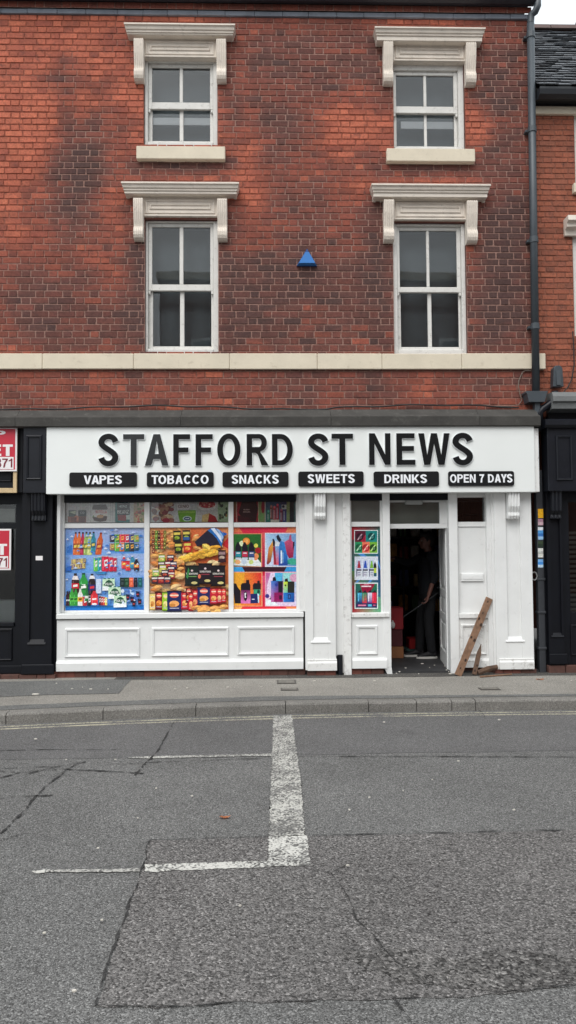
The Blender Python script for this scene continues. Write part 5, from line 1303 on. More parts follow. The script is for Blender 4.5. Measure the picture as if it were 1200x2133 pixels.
plank('plank', 'long nail stained brown plank leaning on the white boarded door', (954, 1407), (1019.5, 1246), -.24, -.085, .088, .022, W1, None, [(.09, .1, .008), (.20, -.15, .014), (.46, -.25, .015), (.475, .32, .012), (.66, -.28, .015), (.72, .3, .012), (.80, .1, .008), (.95, .05, .009)])
plank('plank', 'short splintered stake with a pointed top leaning beside the long plank', (988, 1405), (1002, 1342), -.2, -.09, .055, .02, W2, .72, [(.12, .1, .01), (.3, -.1, .009)])
m = MB()
B0, T0 = Vector((P(996, 1407, -.2)[0], -.2, .03)), Vector((P(1036, 1389, -.13)[0], -.13, P(1036, 1389, -.13)[1]))
m.tube([B0, (B0+T0)/2+Vector((0, 0, .012)), T0], [(.02, .035), (.02, .038), (.018, .03)], 6); tag(m.build('wood_offcut', W2), 'dark broken timber offcut lying against the foot of the right white pilaster', 'offcut')
m = MB(); a, b = G(1000, 1410, .01), G(1066, 1405, .01); m.tube([(a[0], a[1], .012), (b[0], b[1], .012)], [(.008, .012), (.006, .01)], 5); tag(m.build('wood_strip', W1), 'thin pale wooden strip lying flat on the pavement near the right pilaster', 'offcut')
def leaf_obj(name, lab, cat, u, v, z, size, col, seed):
    x, y = G(u, v, z); rr = random.Random(seed); m = MB(); n = 11; pts = []
    for k in range(n):
        t_ = 2*math.pi*k/n; r_ = size*(.55+.45*abs(math.cos(t_)))*rr.uniform(.75, 1.1); pts.append((x+r_*math.cos(t_), y+.7*r_*math.sin(t_), z+.004+size*.35*abs(math.cos(t_))*rr.uniform(.2, 1)))
    c = m.bm.verts.new((x, y, z+.006)); vs_ = [m.bm.verts.new(p) for p in pts]
    for k in range(n): m.bm.faces.new([c, vs_[k], vs_[(k+1) % n]])
    ret = bmesh.ops.solidify(m.bm, geom=m.bm.faces[:], thickness=.0015)
    return tag(m.build(name, paint(name+'_%d' % seed, col, .7, .2, 30, .2)), lab, cat)
leaf_obj('fallen_leaf', 'curled orange leaf on the pavement below the gap beside the right white pilaster', 'leaf', 1126, 1416, 0, .055, S(206, 140, 100), 1)
leaf_obj('fallen_leaf', 'orange brown leaf lying alone on the road left of the white line', 'leaf', 468, 1704, ZR+.004, .038, S(196, 128, 88), 2)
PALE = paint('pale_litter', S(205, 200, 190), .8, .1, 20)
def speck(u, v, z, r_, seed):
    x, y = G(u, v, z); rr = random.Random(seed); m = MB(); pts = []
    for k in range(6): t_ = 2*math.pi*k/6; pts.append((x+r_*rr.uniform(.6, 1.6)*math.cos(t_), y+r_*rr.uniform(.5, 1)*math.sin(t_)))
    m.prism(pts, z+.001, z+.006+r_*.2, 'z'); return m
for i, (u, v, r_) in enumerate([(74, 1447, .04), (118, 1424, .012), (150, 1435, .014), (172, 1432, .01), (190, 1436, .02), (225, 1436, .012), (365, 1436, .014), (390, 1434, .022), (475, 1432, .014), (545, 1431, .012), (655, 1419, .02), (780, 1419, .02), (872, 1404, .012), (1190, 1418, .012)]):
    tag(speck(u, v, .004, r_*.7, i).build('litter_scrap', PALE), 'small pale scrap of litter lying on the pavement', 'litter', 'scraps of litter on the pavement')
for i, (u, v, r_) in enumerate([(930, 1396, .016), (935, 1400, .014), (926, 1388, .012), (938, 1404, .018), (880, 1383, .02), (905, 1386, .012), (832, 1400, .02), (845, 1392, .014), (826, 1403, .012), (895, 1391, .01)]):
    tag(speck(u, v, .03, r_*.7, i+30).build('paint_flake', PALE), 'white paint flake on the dark floor of the open doorway', 'litter', 'paint flakes in the doorway')
for i, (u, v, r_) in enumerate([(75, 1540, .02), (138, 1583, .012), (240, 1583, .012), (325, 1643, .014), (400, 1659, .012), (287, 1705, .01), (205, 1768, .014), (213, 1918, .012), (92, 1945, .012), (155, 2066, .014), (724, 1804, .013), (728, 1688, .014), (770, 1662, .012), (1071, 1688, .016), (955, 1586, .012), (1040, 1500, .024), (800, 1505, .022), (500, 1888, .01), (900, 1625, .01), (840, 1648, .01)]):
    tag(speck(u, v, ZR+.012, r_*.55, i+60).build('road_grit', PALE), 'small pale chip lying on the grey road', 'grit', 'pale chips lying on the road')
def cover(u0, v0, u1, v1, lab):
    a, b = G(u0, v1, 0), G(u1, v0, 0); t = thing('utility_cover', lab, 'cover', ((a[0]+b[0])/2, (a[1]+b[1])/2, 0)); m = MB(); m.box(a[0], b[0], a[1], b[1], .0042, .008, .001); m.build('frame', paint('rusty_iron', S(84, 80, 75), .7, .3, 20), t)
    m = MB(); m.box(a[0]+.02, b[0]-.02, a[1]+.02, b[1]-.02, .0081, .0105, .001); m.build('lid', paint('dark_iron', S(112, 108, 101), .7, .3, 25), t)
cover(585, 1434, 621, 1439, 'small dark iron cover in the pavement below the left white pilaster')
cover(1002, 1433, 1036, 1438, 'small dark iron cover in the pavement near the kerb on the right')
cover(577, 1417, 616, 1425, 'dark square cover in the pavement close to the window base')
# ------------------------------------------------------------------ printed window posters (flat prints; every shape is ink on the sheet)
class Print:
    def __init__(s, u0, v0, k, y):
        s.u0, s.v0, s.k, s.y = u0, v0, k, y; s.V, s.F, s.C, s.n = [], [], [], 0
    def w(s, x, z): return P(s.u0+x/s.k, s.v0+z/s.k, s.y)
    def poly(s, pts, col, cols=None):
        s.n += 1; yy = s.y-.00007*s.n; b = len(s.V)
        for i, p in enumerate(pts):
            x, z = s.w(*p); s.V.append((x, yy, z)); s.C.append(S(*(cols[i] if cols else col)))
        s.F.append(list(range(b, b+len(pts)))); return s
    def rect(s, x0, y0, x1, y1, col): return s.poly([(x0, y0), (x1, y0), (x1, y1), (x0, y1)], col)
    def grad(s, x0, y0, x1, y1, a, b, c=None, d=None): return s.poly([(x0, y0), (x1, y0), (x1, y1), (x0, y1)], a, [a, b, c or b, d or a])
    def ell(s, cx, cy, rx, ry, col, n=16): return s.poly([(cx+rx*math.cos(2*math.pi*i/n), cy+ry*math.sin(2*math.pi*i/n)) for i in range(n)], col)
    def text(s, txt, x0, y0, x1, y1, col):
        s.n += 1; me = text_mesh(txt, 0, 0); a0, a1, b0, b1 = bbox(me); b = len(s.V)
        for v in me.vertices:
            x, z = s.w(x0+(v.co.x-a0)/(a1-a0)*(x1-x0), y1-(v.co.y-b0)/(b1-b0)*(y1-y0)); s.V.append((x, s.y-.00007*s.n, z)); s.C.append(S(*col))
        for p in me.polygons: s.F.append([b+i for i in p.vertices])
        bpy.data.meshes.remove(me); return s
    def bottle(s, cx, y0, y1, wd, col, cap=(40, 40, 40), label=None, tilt=0, lcol=None):
        h = y1-y0; f = lambda x, t: (cx+x*wd/2+tilt*(1-t), y0+h*t)
        s.poly([f(-.36, .05), f(.36, .05), f(.42, .16), f(1, .36), f(1, .97), f(.85, 1), f(-.85, 1), f(-1, .97), f(-1, .36), f(-.42, .16)], col)
        s.poly([f(-.4, 0), f(.4, 0), f(.4, .075), f(-.4, .075)], cap)
        lt = tuple(min(255, c+60) for c in col); s.poly([f(-.7, .4), f(-.45, .36), f(-.45, .9), f(-.7, .92)], lt)
        if label: s.poly([f(-1, .5), f(1, .5), f(1, .76), f(-1, .76)], label); s.poly([f(-.6, .58), f(.6, .55), f(.6, .66), f(-.6, .69)], lcol or (240, 240, 235))
        return s
    def can(s, x0, y0, x1, y1, col, stripe=(235, 235, 235)):
        h, wd = y1-y0, x1-x0
        s.poly([(x0+wd*.1, y0), (x1-wd*.1, y0), (x1, y0+h*.08), (x1, y1-h*.06), (x1-wd*.1, y1), (x0+wd*.1, y1), (x0, y1-h*.06), (x0, y0+h*.08)], col)
        s.rect(x0+wd*.1, y0, x1-wd*.1, y0+h*.06, (190, 195, 200)); s.rect(x0+wd*.12, y0+h*.12, x0+wd*.28, y1-h*.1, tuple(min(255, c+55) for c in col))
        s.poly([(x0+wd*.35, y0+h*.3), (x1-wd*.1, y0+h*.22), (x1-wd*.12, y0+h*.62), (x0+wd*.4, y0+h*.7)], stripe); s.poly([(x0+wd*.45, y0+h*.4), (x1-wd*.2, y0+h*.34), (x1-wd*.2, y0+h*.48), (x0+wd*.48, y0+h*.54)], col)
        return s
    def packet(s, x0, y0, x1, y1, col, blob=(240, 200, 90), band=None, skew=0):
        h, wd = y1-y0, x1-x0; f = lambda a, b: (x0+wd*a+skew*(1-b), y0+h*b)
        s.poly([f(.0, 0), f(.25, .03), f(.5, 0), f(.75, .03), f(1, 0), f(.95, .12), f(.97, .5), f(.95, .9), f(1, 1), f(.5, .97), f(0, 1), f(.05, .9), f(.03, .5), f(.05, .12)], col)
        dk = tuple(int(c*.6) for c in col); s.poly([f(.0, .0), f(1, .0), f(.97, .07), f(.03, .07)], dk); s.poly([f(.02, .93), f(.98, .93), f(1, 1), f(0, 1)], dk)
        if band: s.poly([f(.1, .16), f(.9, .14), f(.9, .36), f(.1, .38)], band)
        if blob: s.ell(x0+wd*.5+skew*.4, y0+h*.62, wd*.33, h*.15, blob, 10); s.ell(x0+wd*.38+skew*.4, y0+h*.7, wd*.2, h*.09, tuple(max(0, c-40) for c in blob), 9)
        return s
    def chip(s, cx, cy, r, rot=0, col=(232, 178, 96)):
        p = [(-1, .1), (-.6, -.55), (.1, -.7), (.8, -.45), (1, .1), (.5, .2), (.1, .6), (-.5, .55)]; c, n = math.cos(rot), math.sin(rot)
        q = [(cx+r*(a*c-b*n), cy+r*.75*(a*n+b*c)) for a, b in p]; s.poly(q, col)
        s.poly([q[0], ((q[0][0]+q[4][0])/2, (q[0][1]+q[4][1])/2-r*.1), q[4], q[5], q[6], q[7]], tuple(int(v*.78) for v in col))
        s.poly([(cx+r*(a*.4-.1), cy+r*.3*b-r*.25) for a, b in p], tuple(min(255, int(v*1.1)) for v in col)); return s
    def done(s, lab, u, v, u1, v1):
        x0, x1, z0, z1 = RC(s.u0+u/s.k, s.v0+v/s.k, s.u0+u1/s.k, s.v0+v1/s.k, s.y); b = len(s.V)
        for yy in (s.y+.0002, s.y+.0012): s.V += [(x0, yy, z0), (x1, yy, z0), (x1, yy, z1), (x0, yy, z1)]
        s.C += [S(225, 225, 225)]*8
        s.F += [[b+i for i in f] for f in ((0, 1, 2, 3), (7, 6, 5, 4), (0, 4, 5, 1), (1, 5, 6, 2), (2, 6, 7, 3), (3, 7, 4, 0))]
        me = bpy.data.meshes.new('window_poster'); o_ = Vector(((x0+x1)/2, s.y, z0)); me.from_pydata([tuple(Vector(p)-o_) for p in s.V], [], s.F); me.update()
        ca = me.color_attributes.new('Col', 'FLOAT_COLOR', 'POINT')
        for i, c in enumerate(s.C): ca.data[i].color = c
        return tag(link('window_poster', me, PRINT, None, None, False, o_), lab, 'poster', 'printed posters in the shop windows')
YP = YG+.030; YT = YG+.046
rp_ = random.Random(11)
# --- drinks
p = Print(120, 1030, 6.316, YP)
p.grad(103, 440, 1140, 1465, (150, 172, 218), (158, 178, 222), (112, 168, 232), (104, 160, 228))
p.grad(103, 440, 662, 800, (132, 162, 214), (166, 182, 222), (130, 172, 232), (84, 146, 220)); p.grad(668, 440, 1140, 775, (172, 182, 216), (160, 178, 216), (70, 136, 214), (96, 156, 226))
p.grad(103, 806, 560, 1032, (126, 166, 226), (150, 182, 232), (110, 166, 232), (64, 130, 212)); p.grad(560, 806, 843, 1050, (160, 182, 226), (166, 190, 232), (150, 186, 236), (110, 168, 234)); p.grad(850, 785, 1140, 1060, (166, 184, 224), (150, 176, 222), (150, 182, 232), (110, 160, 226))
p.grad(103, 1455, 1140, 1570, (70, 160, 216), (36, 110, 196), (6, 66, 150), (8, 92, 178)); p.poly([(103, 1480), (420, 1462), (700, 1490), (1140, 1465), (1140, 1500), (640, 1530), (103, 1520)], (26, 120, 204))
p.poly([(120, 690), (190, 660), (200, 780), (120, 770)], (50, 116, 200)); p.poly([(560, 660), (610, 690), (580, 730)], (40, 90, 170)); p.poly([(680, 720), (1110, 690), (1060, 745), (700, 750)], (50, 116, 196))
for i, c in enumerate([(222, 104, 46), (226, 116, 50), (184, 38, 74), (150, 180, 96), (206, 216, 130), (44, 132, 158)]):
    p.bottle(232+i*47, 495-(i % 2)*4, 796-(30 if i > 4 else 0), 62, c, (60, 30, 50), tuple(int(v*.72) for v in c), 8, (240, 210, 90))
p.bottle(535, 500, 792, 78, (206, 92, 40), (150, 50, 40), (170, 60, 36), 38, (236, 170, 80))
for r in range(2):
    for i in range(6):
        c = [[(44, 36, 66), (70, 140, 66), (206, 44, 66), (190, 40, 60), (52, 56, 130), (120, 156, 84)], [(150, 110, 84), (96, 172, 70), (222, 120, 62), (24, 92, 84), (46, 44, 54), (36, 76, 96)]][r][i]
        p.can(686+i*64, 518+r*112+(10 if i in (0, 5) else 0), 752+i*64, 640+r*108-(14 if i in (0, 5) else 0), c, [(236, 236, 236), (230, 214, 90), (240, 170, 80)][(i+r) % 3])
for i in range(6): p.can(178+i*32, 850-(i*3), 216+i*32, 918-i*2, [(150, 130, 110), (196, 170, 90), (110, 96, 100)][i % 3], (210, 190, 120)); p.can(170+i*32, 918-i*3, 208+i*32, 986-i*3, [(196, 176, 110), (140, 120, 120), (200, 180, 90)][i % 3], (130, 80, 80))
p.poly([(120, 960), (190, 930), (180, 1010), (110, 1010)], (40, 100, 190)); p.poly([(470, 1000), (640, 990), (640, 1050), (520, 1048)], (60, 140, 200))
for x0, x1, y0, c in ((476, 530, 826, (104, 190, 76)), (530, 580, 815, (26, 146, 150)), (584, 672, 804, (204, 30, 62)), (674, 730, 815, (206, 34, 66)), (732, 780, 824, (186, 30, 62))): p.can(x0, y0, x1, 1012, c, (238, 236, 236))
for cx, y0, c in ((876, 810, (206, 60, 70)), (928, 835, (216, 44, 60)), (986, 805, (50, 130, 160)), (1040, 838, (40, 30, 40))): p.bottle(cx, y0, y0+165, 66, c, (220, 220, 225), (226, 110, 50) if cx != 986 else (90, 160, 180), 0, (250, 220, 120))
for i in range(90):
    cx_, cy_ = 115+rp_.random()*1010, 455+rp_.random()*1000; c_ = rp_.choice([(84, 140, 214), (60, 120, 204), (190, 206, 236), (216, 226, 244), (120, 166, 226)])
    p.poly([(cx_-14-rp_.random()*26, cy_+8), (cx_, cy_-8-rp_.random()*14), (cx_+14+rp_.random()*26, cy_+4), (cx_+4, cy_+10)], c_)
p.ell(120, 1400, 60, 60, (60, 130, 210)); p.grad(103, 1330, 700, 1462, (96, 160, 230), (110, 170, 234), (30, 110, 200), (40, 120, 206))
p.rect(510, 1110, 580, 1300, (204, 216, 240))
for cx, c in ((135, (50, 24, 34)), (160, (60, 20, 30))): p.bottle(cx, 1270, 1462, 44, c, (30, 30, 30), (40, 30, 50))
p.bottle(240, 1035, 1300, 98, (54, 22, 26), (30, 30, 34), (206, 24, 44)); p.poly([(212, 1070), (268, 1070), (285, 1120), (196, 1120)], (236, 226, 226))
p.bottle(348, 1032, 1330, 112, (44, 150, 62), (24, 70, 40), (30, 110, 54), 0, (250, 250, 240)); p.text('7', 325, 1180, 372, 1225, (245, 250, 240))
p.bottle(460, 1042, 1330, 92, (34, 20, 28), (30, 30, 34), (36, 40, 110), 0, (220, 50, 60)); p.poly([(436, 1066), (484, 1066), (502, 1108), (420, 1108)], (232, 232, 236))
for cx, c in ((195, (60, 160, 60)), (245, (46, 142, 52))): p.bottle(cx, 1232, 1462, 62, c, (30, 100, 40), (90, 190, 70), 0, (30, 90, 40))
p.bottle(305, 1236, 1462, 66, (226, 226, 220), (200, 200, 200), (236, 176, 52), 0, (120, 60, 30)); p.can(334, 1336, 392, 1462, (176, 36, 44)); p.can(394, 1330, 448, 1462, (36, 34, 38)); p.bottle(388, 1262, 1400, 50, (36, 112, 60), (20, 60, 40), (200, 210, 190))
p.bottle(490, 1254, 1448, 92, (216, 46, 56), (60, 20, 30), (236, 70, 70), 0, (250, 240, 240)); p.ell(490, 1440, 34, 14, (236, 236, 236))
for i, c in enumerate([(60, 22, 34), (150, 30, 40), (196, 60, 46), (222, 196, 90)]): p.can(545+i*28, 1330+i*6, 576+i*28, 1456, c)
for x, y in ((598, 1108), (676, 1216), (748, 1328)):
    p.poly([(x, y), (x+160, y-4), (x+164, y+150), (x-4, y+156)], (198, 228, 196)); p.poly([(x, y+100), (x+162, y+96), (x+164, y+150), (x-4, y+156)], (240, 244, 246))
    p.poly([(x+12, y+84), (x+50, y+30), (x+86, y+14), (x+124, y+36), (x+150, y+84), (x+90, y+108)], (30, 84, 56)); p.text('Volvic'.upper(), x+30, y+52, x+134, y+84, (246, 248, 246)); 
    for k in range(3): p.rect(x+14+k*54, y-10, x+44+k*54, y+4, (60, 120, 110))
for x0, x1, c in ((826, 888, (22, 40, 38)), (886, 946, (26, 66, 44)), (948, 1004, (226, 100, 66)), (1010, 1056, (34, 30, 44)), (1064, 1116, (20, 92, 100))): p.rect(x0, 1092, x1, 1216, c); p.rect(x0+10, 1112, x1-12, 1128, tuple(min(255, v+50) for v in c)); p.rect(x0+16, 1150, x1-16, 1190, tuple(min(255, v+34) for v in c))
for i in range(16): p.ell(850+rp_.random()*260, 1250+rp_.random()*190, 10+rp_.random()*16, 14+rp_.random()*14, rp_.choice([(190, 214, 240), (220, 232, 246), (120, 160, 220), (70, 110, 190)]), 7)
for x, y in ((930, 1355), (985, 1385), (1060, 1315), (1085, 1415), (1010, 1440)): p.poly([(x-26, y-46), (x+26, y-40), (x+20, y+30), (x-18, y+34)], (26, 26, 54)); p.rect(x-14, y-10, x+14, y+4, (190, 60, 60))
p.done('blue poster of soft drink bottles, cans and water packs in the left window pane', 103, 440, 1140, 1570)
# --- snacks
p = Print(300, 1030, 6.316, YP)
p.grad(80, 432, 1115, 1560, (226, 160, 104), (222, 122, 66), (214, 116, 64), (232, 190, 150)); p.poly([(80, 900), (420, 1180), (80, 1560)], (240, 208, 176)); p.grad(620, 440, 1115, 900, (222, 110, 60), (226, 150, 100), (214, 98, 54), (220, 108, 60)); p.poly([(1020, 660), (1115, 720), (1115, 560)], (200, 40, 50)); p.poly([(80, 1420), (560, 1530), (80, 1560)], (240, 232, 222))
for i in range(120): p.chip(95+rp_.random()*1000, 450+rp_.random()*1090, 34+rp_.random()*46, rp_.uniform(-.9, .9), rp_.choice([(240, 196, 130), (236, 176, 100), (226, 150, 84), (246, 214, 160), (222, 140, 74)]))
for i in range(30): p.chip(100+rp_.random()*330, 470+rp_.random()*400, 26+rp_.random()*44, rp_.uniform(-.5, .5), rp_.choice([(236, 176, 100), (226, 150, 78), (214, 130, 66)]))
for i in range(26): c = [(110, 24, 36), (70, 150, 50), (60, 30, 40), (196, 60, 50), (90, 110, 40)][i % 5]; x, y = 105+(i % 5)*38+rp_.random()*14, 476+(i//5)*50; p.rect(x, y, x+34, y+40, c); p.ell(x+17, y+20, 9, 8, (225, 190, 120), 7)
for x, y, c in ((386, 478, (36, 40, 30)), (508, 470, (34, 40, 42)), (404, 628, (36, 34, 26)), (524, 620, (190, 44, 40))): p.packet(x, y, x+106, y+148, c, (150, 170, 60) if c[0] < 100 else (240, 160, 80), (220, 200, 90))
p.rect(520, 560, 604, 600, (50, 90, 150))
p.poly([(672, 622), (840, 470), (900, 440), (1010, 560), (1040, 640), (1000, 720), (880, 706), (858, 640), (700, 684)], (34, 32, 50))
p.poly([(840, 474), (905, 436), (1000, 470), (1060, 520), (1020, 690), (960, 580), (900, 520)], (40, 110, 186)); p.poly([(880, 448), (930, 440), (1020, 560), (1030, 640), (960, 540)], (214, 224, 240)); p.poly([(950, 446), (990, 462), (1050, 560), (1040, 600)], (150, 180, 220)); p.poly([(1040, 490), (1100, 520), (1060, 545)], (30, 90, 170))
for i in range(46): t_ = rp_.random(); p.chip(480+t_*470+rp_.uniform(-40, 40), 870-t_*130+rp_.uniform(-70, 50)*(.4+t_*.6), 40+rp_.random()*30, rp_.uniform(-.7, .7), rp_.choice([(250, 206, 86), (244, 190, 70), (236, 172, 60)]))
p.chip(820, 690, 70, .9, (246, 208, 100)); p.packet(975, 730, 1082, 890, (66, 40, 44), (190, 170, 150), (160, 130, 130)); p.ell(1030, 870, 50, 26, (56, 34, 40))
for i in range(22): p.chip(110+rp_.random()*400, 840+rp_.random()*420, 40+rp_.random()*44, rp_.uniform(-.5, .5), rp_.choice([(236, 176, 100), (240, 200, 140), (214, 130, 66)]))
for x, y, c in ((196, 790, (150, 180, 70)), (310, 792, (40, 28, 48)), (190, 880, (60, 30, 36)), (280, 874, (130, 30, 44)), (350, 880, (40, 40, 84)), (210, 926, (190, 190, 80)), (320, 940, (50, 40, 70)), (118, 984, (140, 180, 84)), (236, 990, (50, 36, 44)), (322, 1010, (150, 34, 50)), (104, 1074, (46, 34, 46)), (186, 1072, (130, 28, 44)), (270, 1076, (44, 36, 62))): p.packet(x, y, x+92, y+98, c, (200, 90, 70) if c[0] < 140 else (240, 220, 140), (226, 216, 210))
for x, y, a, c in ((538, 930, 200, (26, 34, 32)), (716, 902, 190, (34, 24, 32)), (886, 930, 194, (30, 26, 30))):
    p.packet(x, y, x+a, y+272, c, None); p.text('SENSATIONS', x+22, y+98, x+a-22, y+122, (226, 222, 214)); p.ell(x+a*.5, y+70, 16, 14, (220, 200, 200), 8); p.ell(x+a*.65, y+230, 42, 18, (214, 200, 130), 9); p.rect(x+40, y+140, x+a-40, y+152, (110, 150, 90) if c[1] > 30 else (150, 60, 70))
p.poly([(560, 1080), (590, 960), (606, 1000), (584, 1110)], (60, 130, 70)); p.ell(735, 1075, 20, 30, (226, 120, 90), 8)
for x, y, x1, y1, c, b in ((80, 1290, 165, 1520, (240, 206, 130), (220, 150, 80)), (152, 1276, 262, 1512, (116, 24, 36), (240, 150, 70)), (246, 1278, 336, 1530, (150, 200, 50), (240, 230, 150)), (306, 1262, 506, 1536, (30, 38, 92), (240, 170, 100)), (494, 1276, 592, 1512, (196, 30, 52), (246, 176, 110)), (552, 1226, 640, 1420, (120, 22, 40), (240, 150, 80)), (590, 1282, 660, 1530, (206, 26, 48), (250, 190, 130)), (640, 1240, 720, 1508, (180, 26, 44), (240, 160, 110)), (704, 1214, 884, 1452, (34, 40, 96), (240, 176, 104)), (870, 1226, 976, 1440, (200, 34, 54), (246, 180, 110)), (960, 1228, 1034, 1430, (196, 28, 48), (246, 200, 150)), (1020, 1232, 1086, 1420, (206, 44, 56), (240, 160, 120))):
    p.packet(x, y, x1, y1, c, b); w_ = x1-x; p.ell(x+w_*.5, y+(y1-y)*.22, w_*.3, 34, (236, 110, 90) if c[1] < 100 else (240, 220, 120), 10); p.rect(x+w_*.22, y+(y1-y)*.19, x+w_*.78, y+(y1-y)*.25, (246, 226, 200)); p.rect(x+w_*.2, y+(y1-y)*.82, x+w_*.8, y+(y1-y)*.85, (206, 206, 220))
for i in range(12): p.chip(650+rp_.random()*420, 1470+rp_.random()*70, 50+rp_.random()*24, rp_.uniform(-.4, .4), rp_.choice([(240, 190, 110), (232, 170, 96), (220, 140, 76)]))
p.done('orange poster of crisp packets and a spilled crisp bag in the middle window pane', 80, 432, 1115, 1560)
# --- vapes
p = Print(475, 1030, 6.857, YP)
p.grad(80, 460, 975, 1690, (216, 40, 70), (222, 60, 84), (226, 36, 60), (224, 50, 56)); p.poly([(80, 460), (150, 460), (210, 545), (80, 545)], (226, 120, 80)); p.poly([(860, 460), (975, 460), (975, 545), (820, 545)], (226, 130, 90)); p.poly([(80, 1600), (210, 1600), (150, 1690), (80, 1690)], (240, 170, 90)); p.poly([(820, 1600), (975, 1600), (975, 1690), (880, 1690)], (236, 140, 80))
p.grad(478, 545, 528, 1040, (216, 60, 80), (230, 110, 110), (150, 24, 60), (170, 30, 90)); p.rect(478, 1040, 528, 1600, (206, 30, 60)); p.grad(80, 1034, 975, 1104, (60, 160, 220), (50, 150, 214)); p.poly([(200, 1034), (840, 1034), (800, 1104), (240, 1104)], (54, 24, 40)); p.grad(485, 1160, 525, 1500, (230, 80, 130), (236, 90, 120), (216, 30, 60), (214, 30, 60))
p.rect(80, 556, 488, 1034, (230, 150, 110)); p.grad(82, 566, 472, 1028, (54, 120, 50), (40, 104, 44), (30, 60, 34), (60, 90, 40))
for cx, cy, r, c in ((160, 640, 50, (44, 110, 44)), (200, 700, 40, (220, 230, 190)), (262, 668, 52, (230, 130, 50)), (262, 668, 34, (244, 176, 90)), (400, 730, 30, (220, 210, 90)), (430, 800, 44, (160, 30, 40)), (400, 880, 40, (236, 150, 90)), (110, 960, 40, (214, 220, 110)), (160, 960, 44, (240, 170, 110)), (330, 960, 40, (190, 210, 110)), (110, 840, 40, (150, 40, 60)), (440, 960, 34, (60, 100, 40))): p.ell(cx, cy, r, r, c)
p.poly([(82, 990), (150, 900), (300, 940), (400, 890), (472, 980), (472, 1028), (82, 1012)], (226, 232, 232)); p.ell(230, 960, 40, 40, (196, 210, 226)); p.ell(330, 965, 34, 32, (200, 214, 130)); p.ell(140, 965, 40, 34, (238, 176, 120)); p.ell(395, 905, 30, 36, (236, 140, 90))
for cx, l in ((145, (40, 140, 160)), (240, (190, 50, 80)), (335, (60, 80, 130))): p.poly([(cx-14, 682), (cx+6, 680), (cx+42, 750), (cx+44, 930), (cx-38, 930), (cx-40, 750)], (26, 22, 34)); p.rect(cx-38, 815, cx+42, 890, l); p.rect(cx-24, 830, cx+28, 846, (226, 220, 226)); p.rect(cx-38, 900, cx+42, 930, (200, 210, 220))
p.rect(528, 548, 975, 1034, (230, 226, 236)); p.grad(538, 560, 975, 1026, (170, 206, 236), (120, 160, 206), (90, 140, 206), (214, 220, 236)); p.ell(620, 960, 90, 60, (200, 210, 236)); p.rect(850, 930, 975, 1000, (40, 140, 130)); p.poly([(850, 940), (900, 910), (970, 920), (970, 1004), (900, 1010)], (60, 166, 140))
p.poly([(640, 660), (664, 680), (612, 960), (570, 1004), (552, 990), (580, 760)], (200, 150, 70), [(236, 190, 90), (226, 170, 80), (150, 50, 50), (130, 40, 50), (150, 40, 50), (214, 130, 60)]); p.poly([(634, 632), (660, 640), (680, 700), (650, 780), (640, 700)], (34, 30, 44))
p.poly([(690, 600), (716, 568), (764, 650), (740, 690), (700, 640)], (30, 34, 50)); p.poly([(676, 660), (760, 690), (748, 740), (668, 740)], (214, 220, 226)); p.grad(650, 740, 740, 1004, (130, 180, 226), (110, 160, 220), (214, 70, 90), (226, 80, 96)); p.poly([(640, 760), (672, 730), (690, 1000), (660, 1000)], (150, 40, 60))
p.poly([(728, 740), (750, 660), (800, 680), (846, 736), (852, 1010), (724, 1016)], (50, 120, 200), [(70, 150, 220), (60, 120, 190), (60, 120, 190), (50, 140, 216), (30, 70, 150), (36, 60, 150)]); p.rect(752, 800, 772, 985, (226, 236, 246)); p.rect(780, 830, 790, 975, (150, 190, 230))
p.poly([(880, 580), (900, 572), (910, 660), (950, 690), (930, 900), (870, 910), (840, 850), (806, 680), (870, 640)], (186, 60, 100), [(176, 70, 110), (170, 80, 120), (196, 80, 120), (200, 70, 110), (150, 30, 70), (140, 30, 66), (160, 40, 80), (196, 90, 126), (190, 80, 120)]); p.poly([(930, 680), (950, 670), (950, 730), (925, 800)], (30, 26, 50))
p.rect(80, 1104, 492, 1598, (236, 160, 120)); p.grad(82, 1118, 478, 1588, (230, 160, 40), (226, 40, 50), (230, 90, 60), (240, 150, 50)); p.poly([(82, 1118), (240, 1118), (180, 1588), (82, 1588)], (236, 166, 50))
p.poly([(82, 1268), (120, 1272), (136, 1320), (180, 1376), (184, 1556), (100, 1556), (82, 1400)], (28, 22, 32)); p.poly([(184, 1290), (200, 1266), (258, 1262), (258, 1222), (302, 1218), (306, 1268), (320, 1290), (320, 1370), (184, 1370)], (26, 22, 34)); p.grad(184, 1366, 320, 1556, (110, 30, 90), (120, 34, 96), (226, 130, 190), (216, 110, 180)); p.ell(250, 1452, 26, 70, (40, 20, 40)); p.poly([(236, 1410), (262, 1402), (252, 1450), (262, 1470), (240, 1480)], (230, 226, 232))
p.poly([(356, 1290), (376, 1266), (416, 1266), (420, 1232), (452, 1230), (456, 1266), (468, 1276), (468, 1360), (356, 1360)], (30, 30, 36)); p.rect(366, 1356, 466, 1440, (60, 160, 120)); p.ell(436, 1390, 20, 30, (20, 70, 60)); p.poly([(322, 1420), (420, 1414), (430, 1550), (322, 1556)], (30, 40, 100)); p.poly([(420, 1414), (442, 1420), (446, 1540), (430, 1550)], (190, 220, 236)); p.rect(340, 1490, 380, 1502, (210, 216, 230))
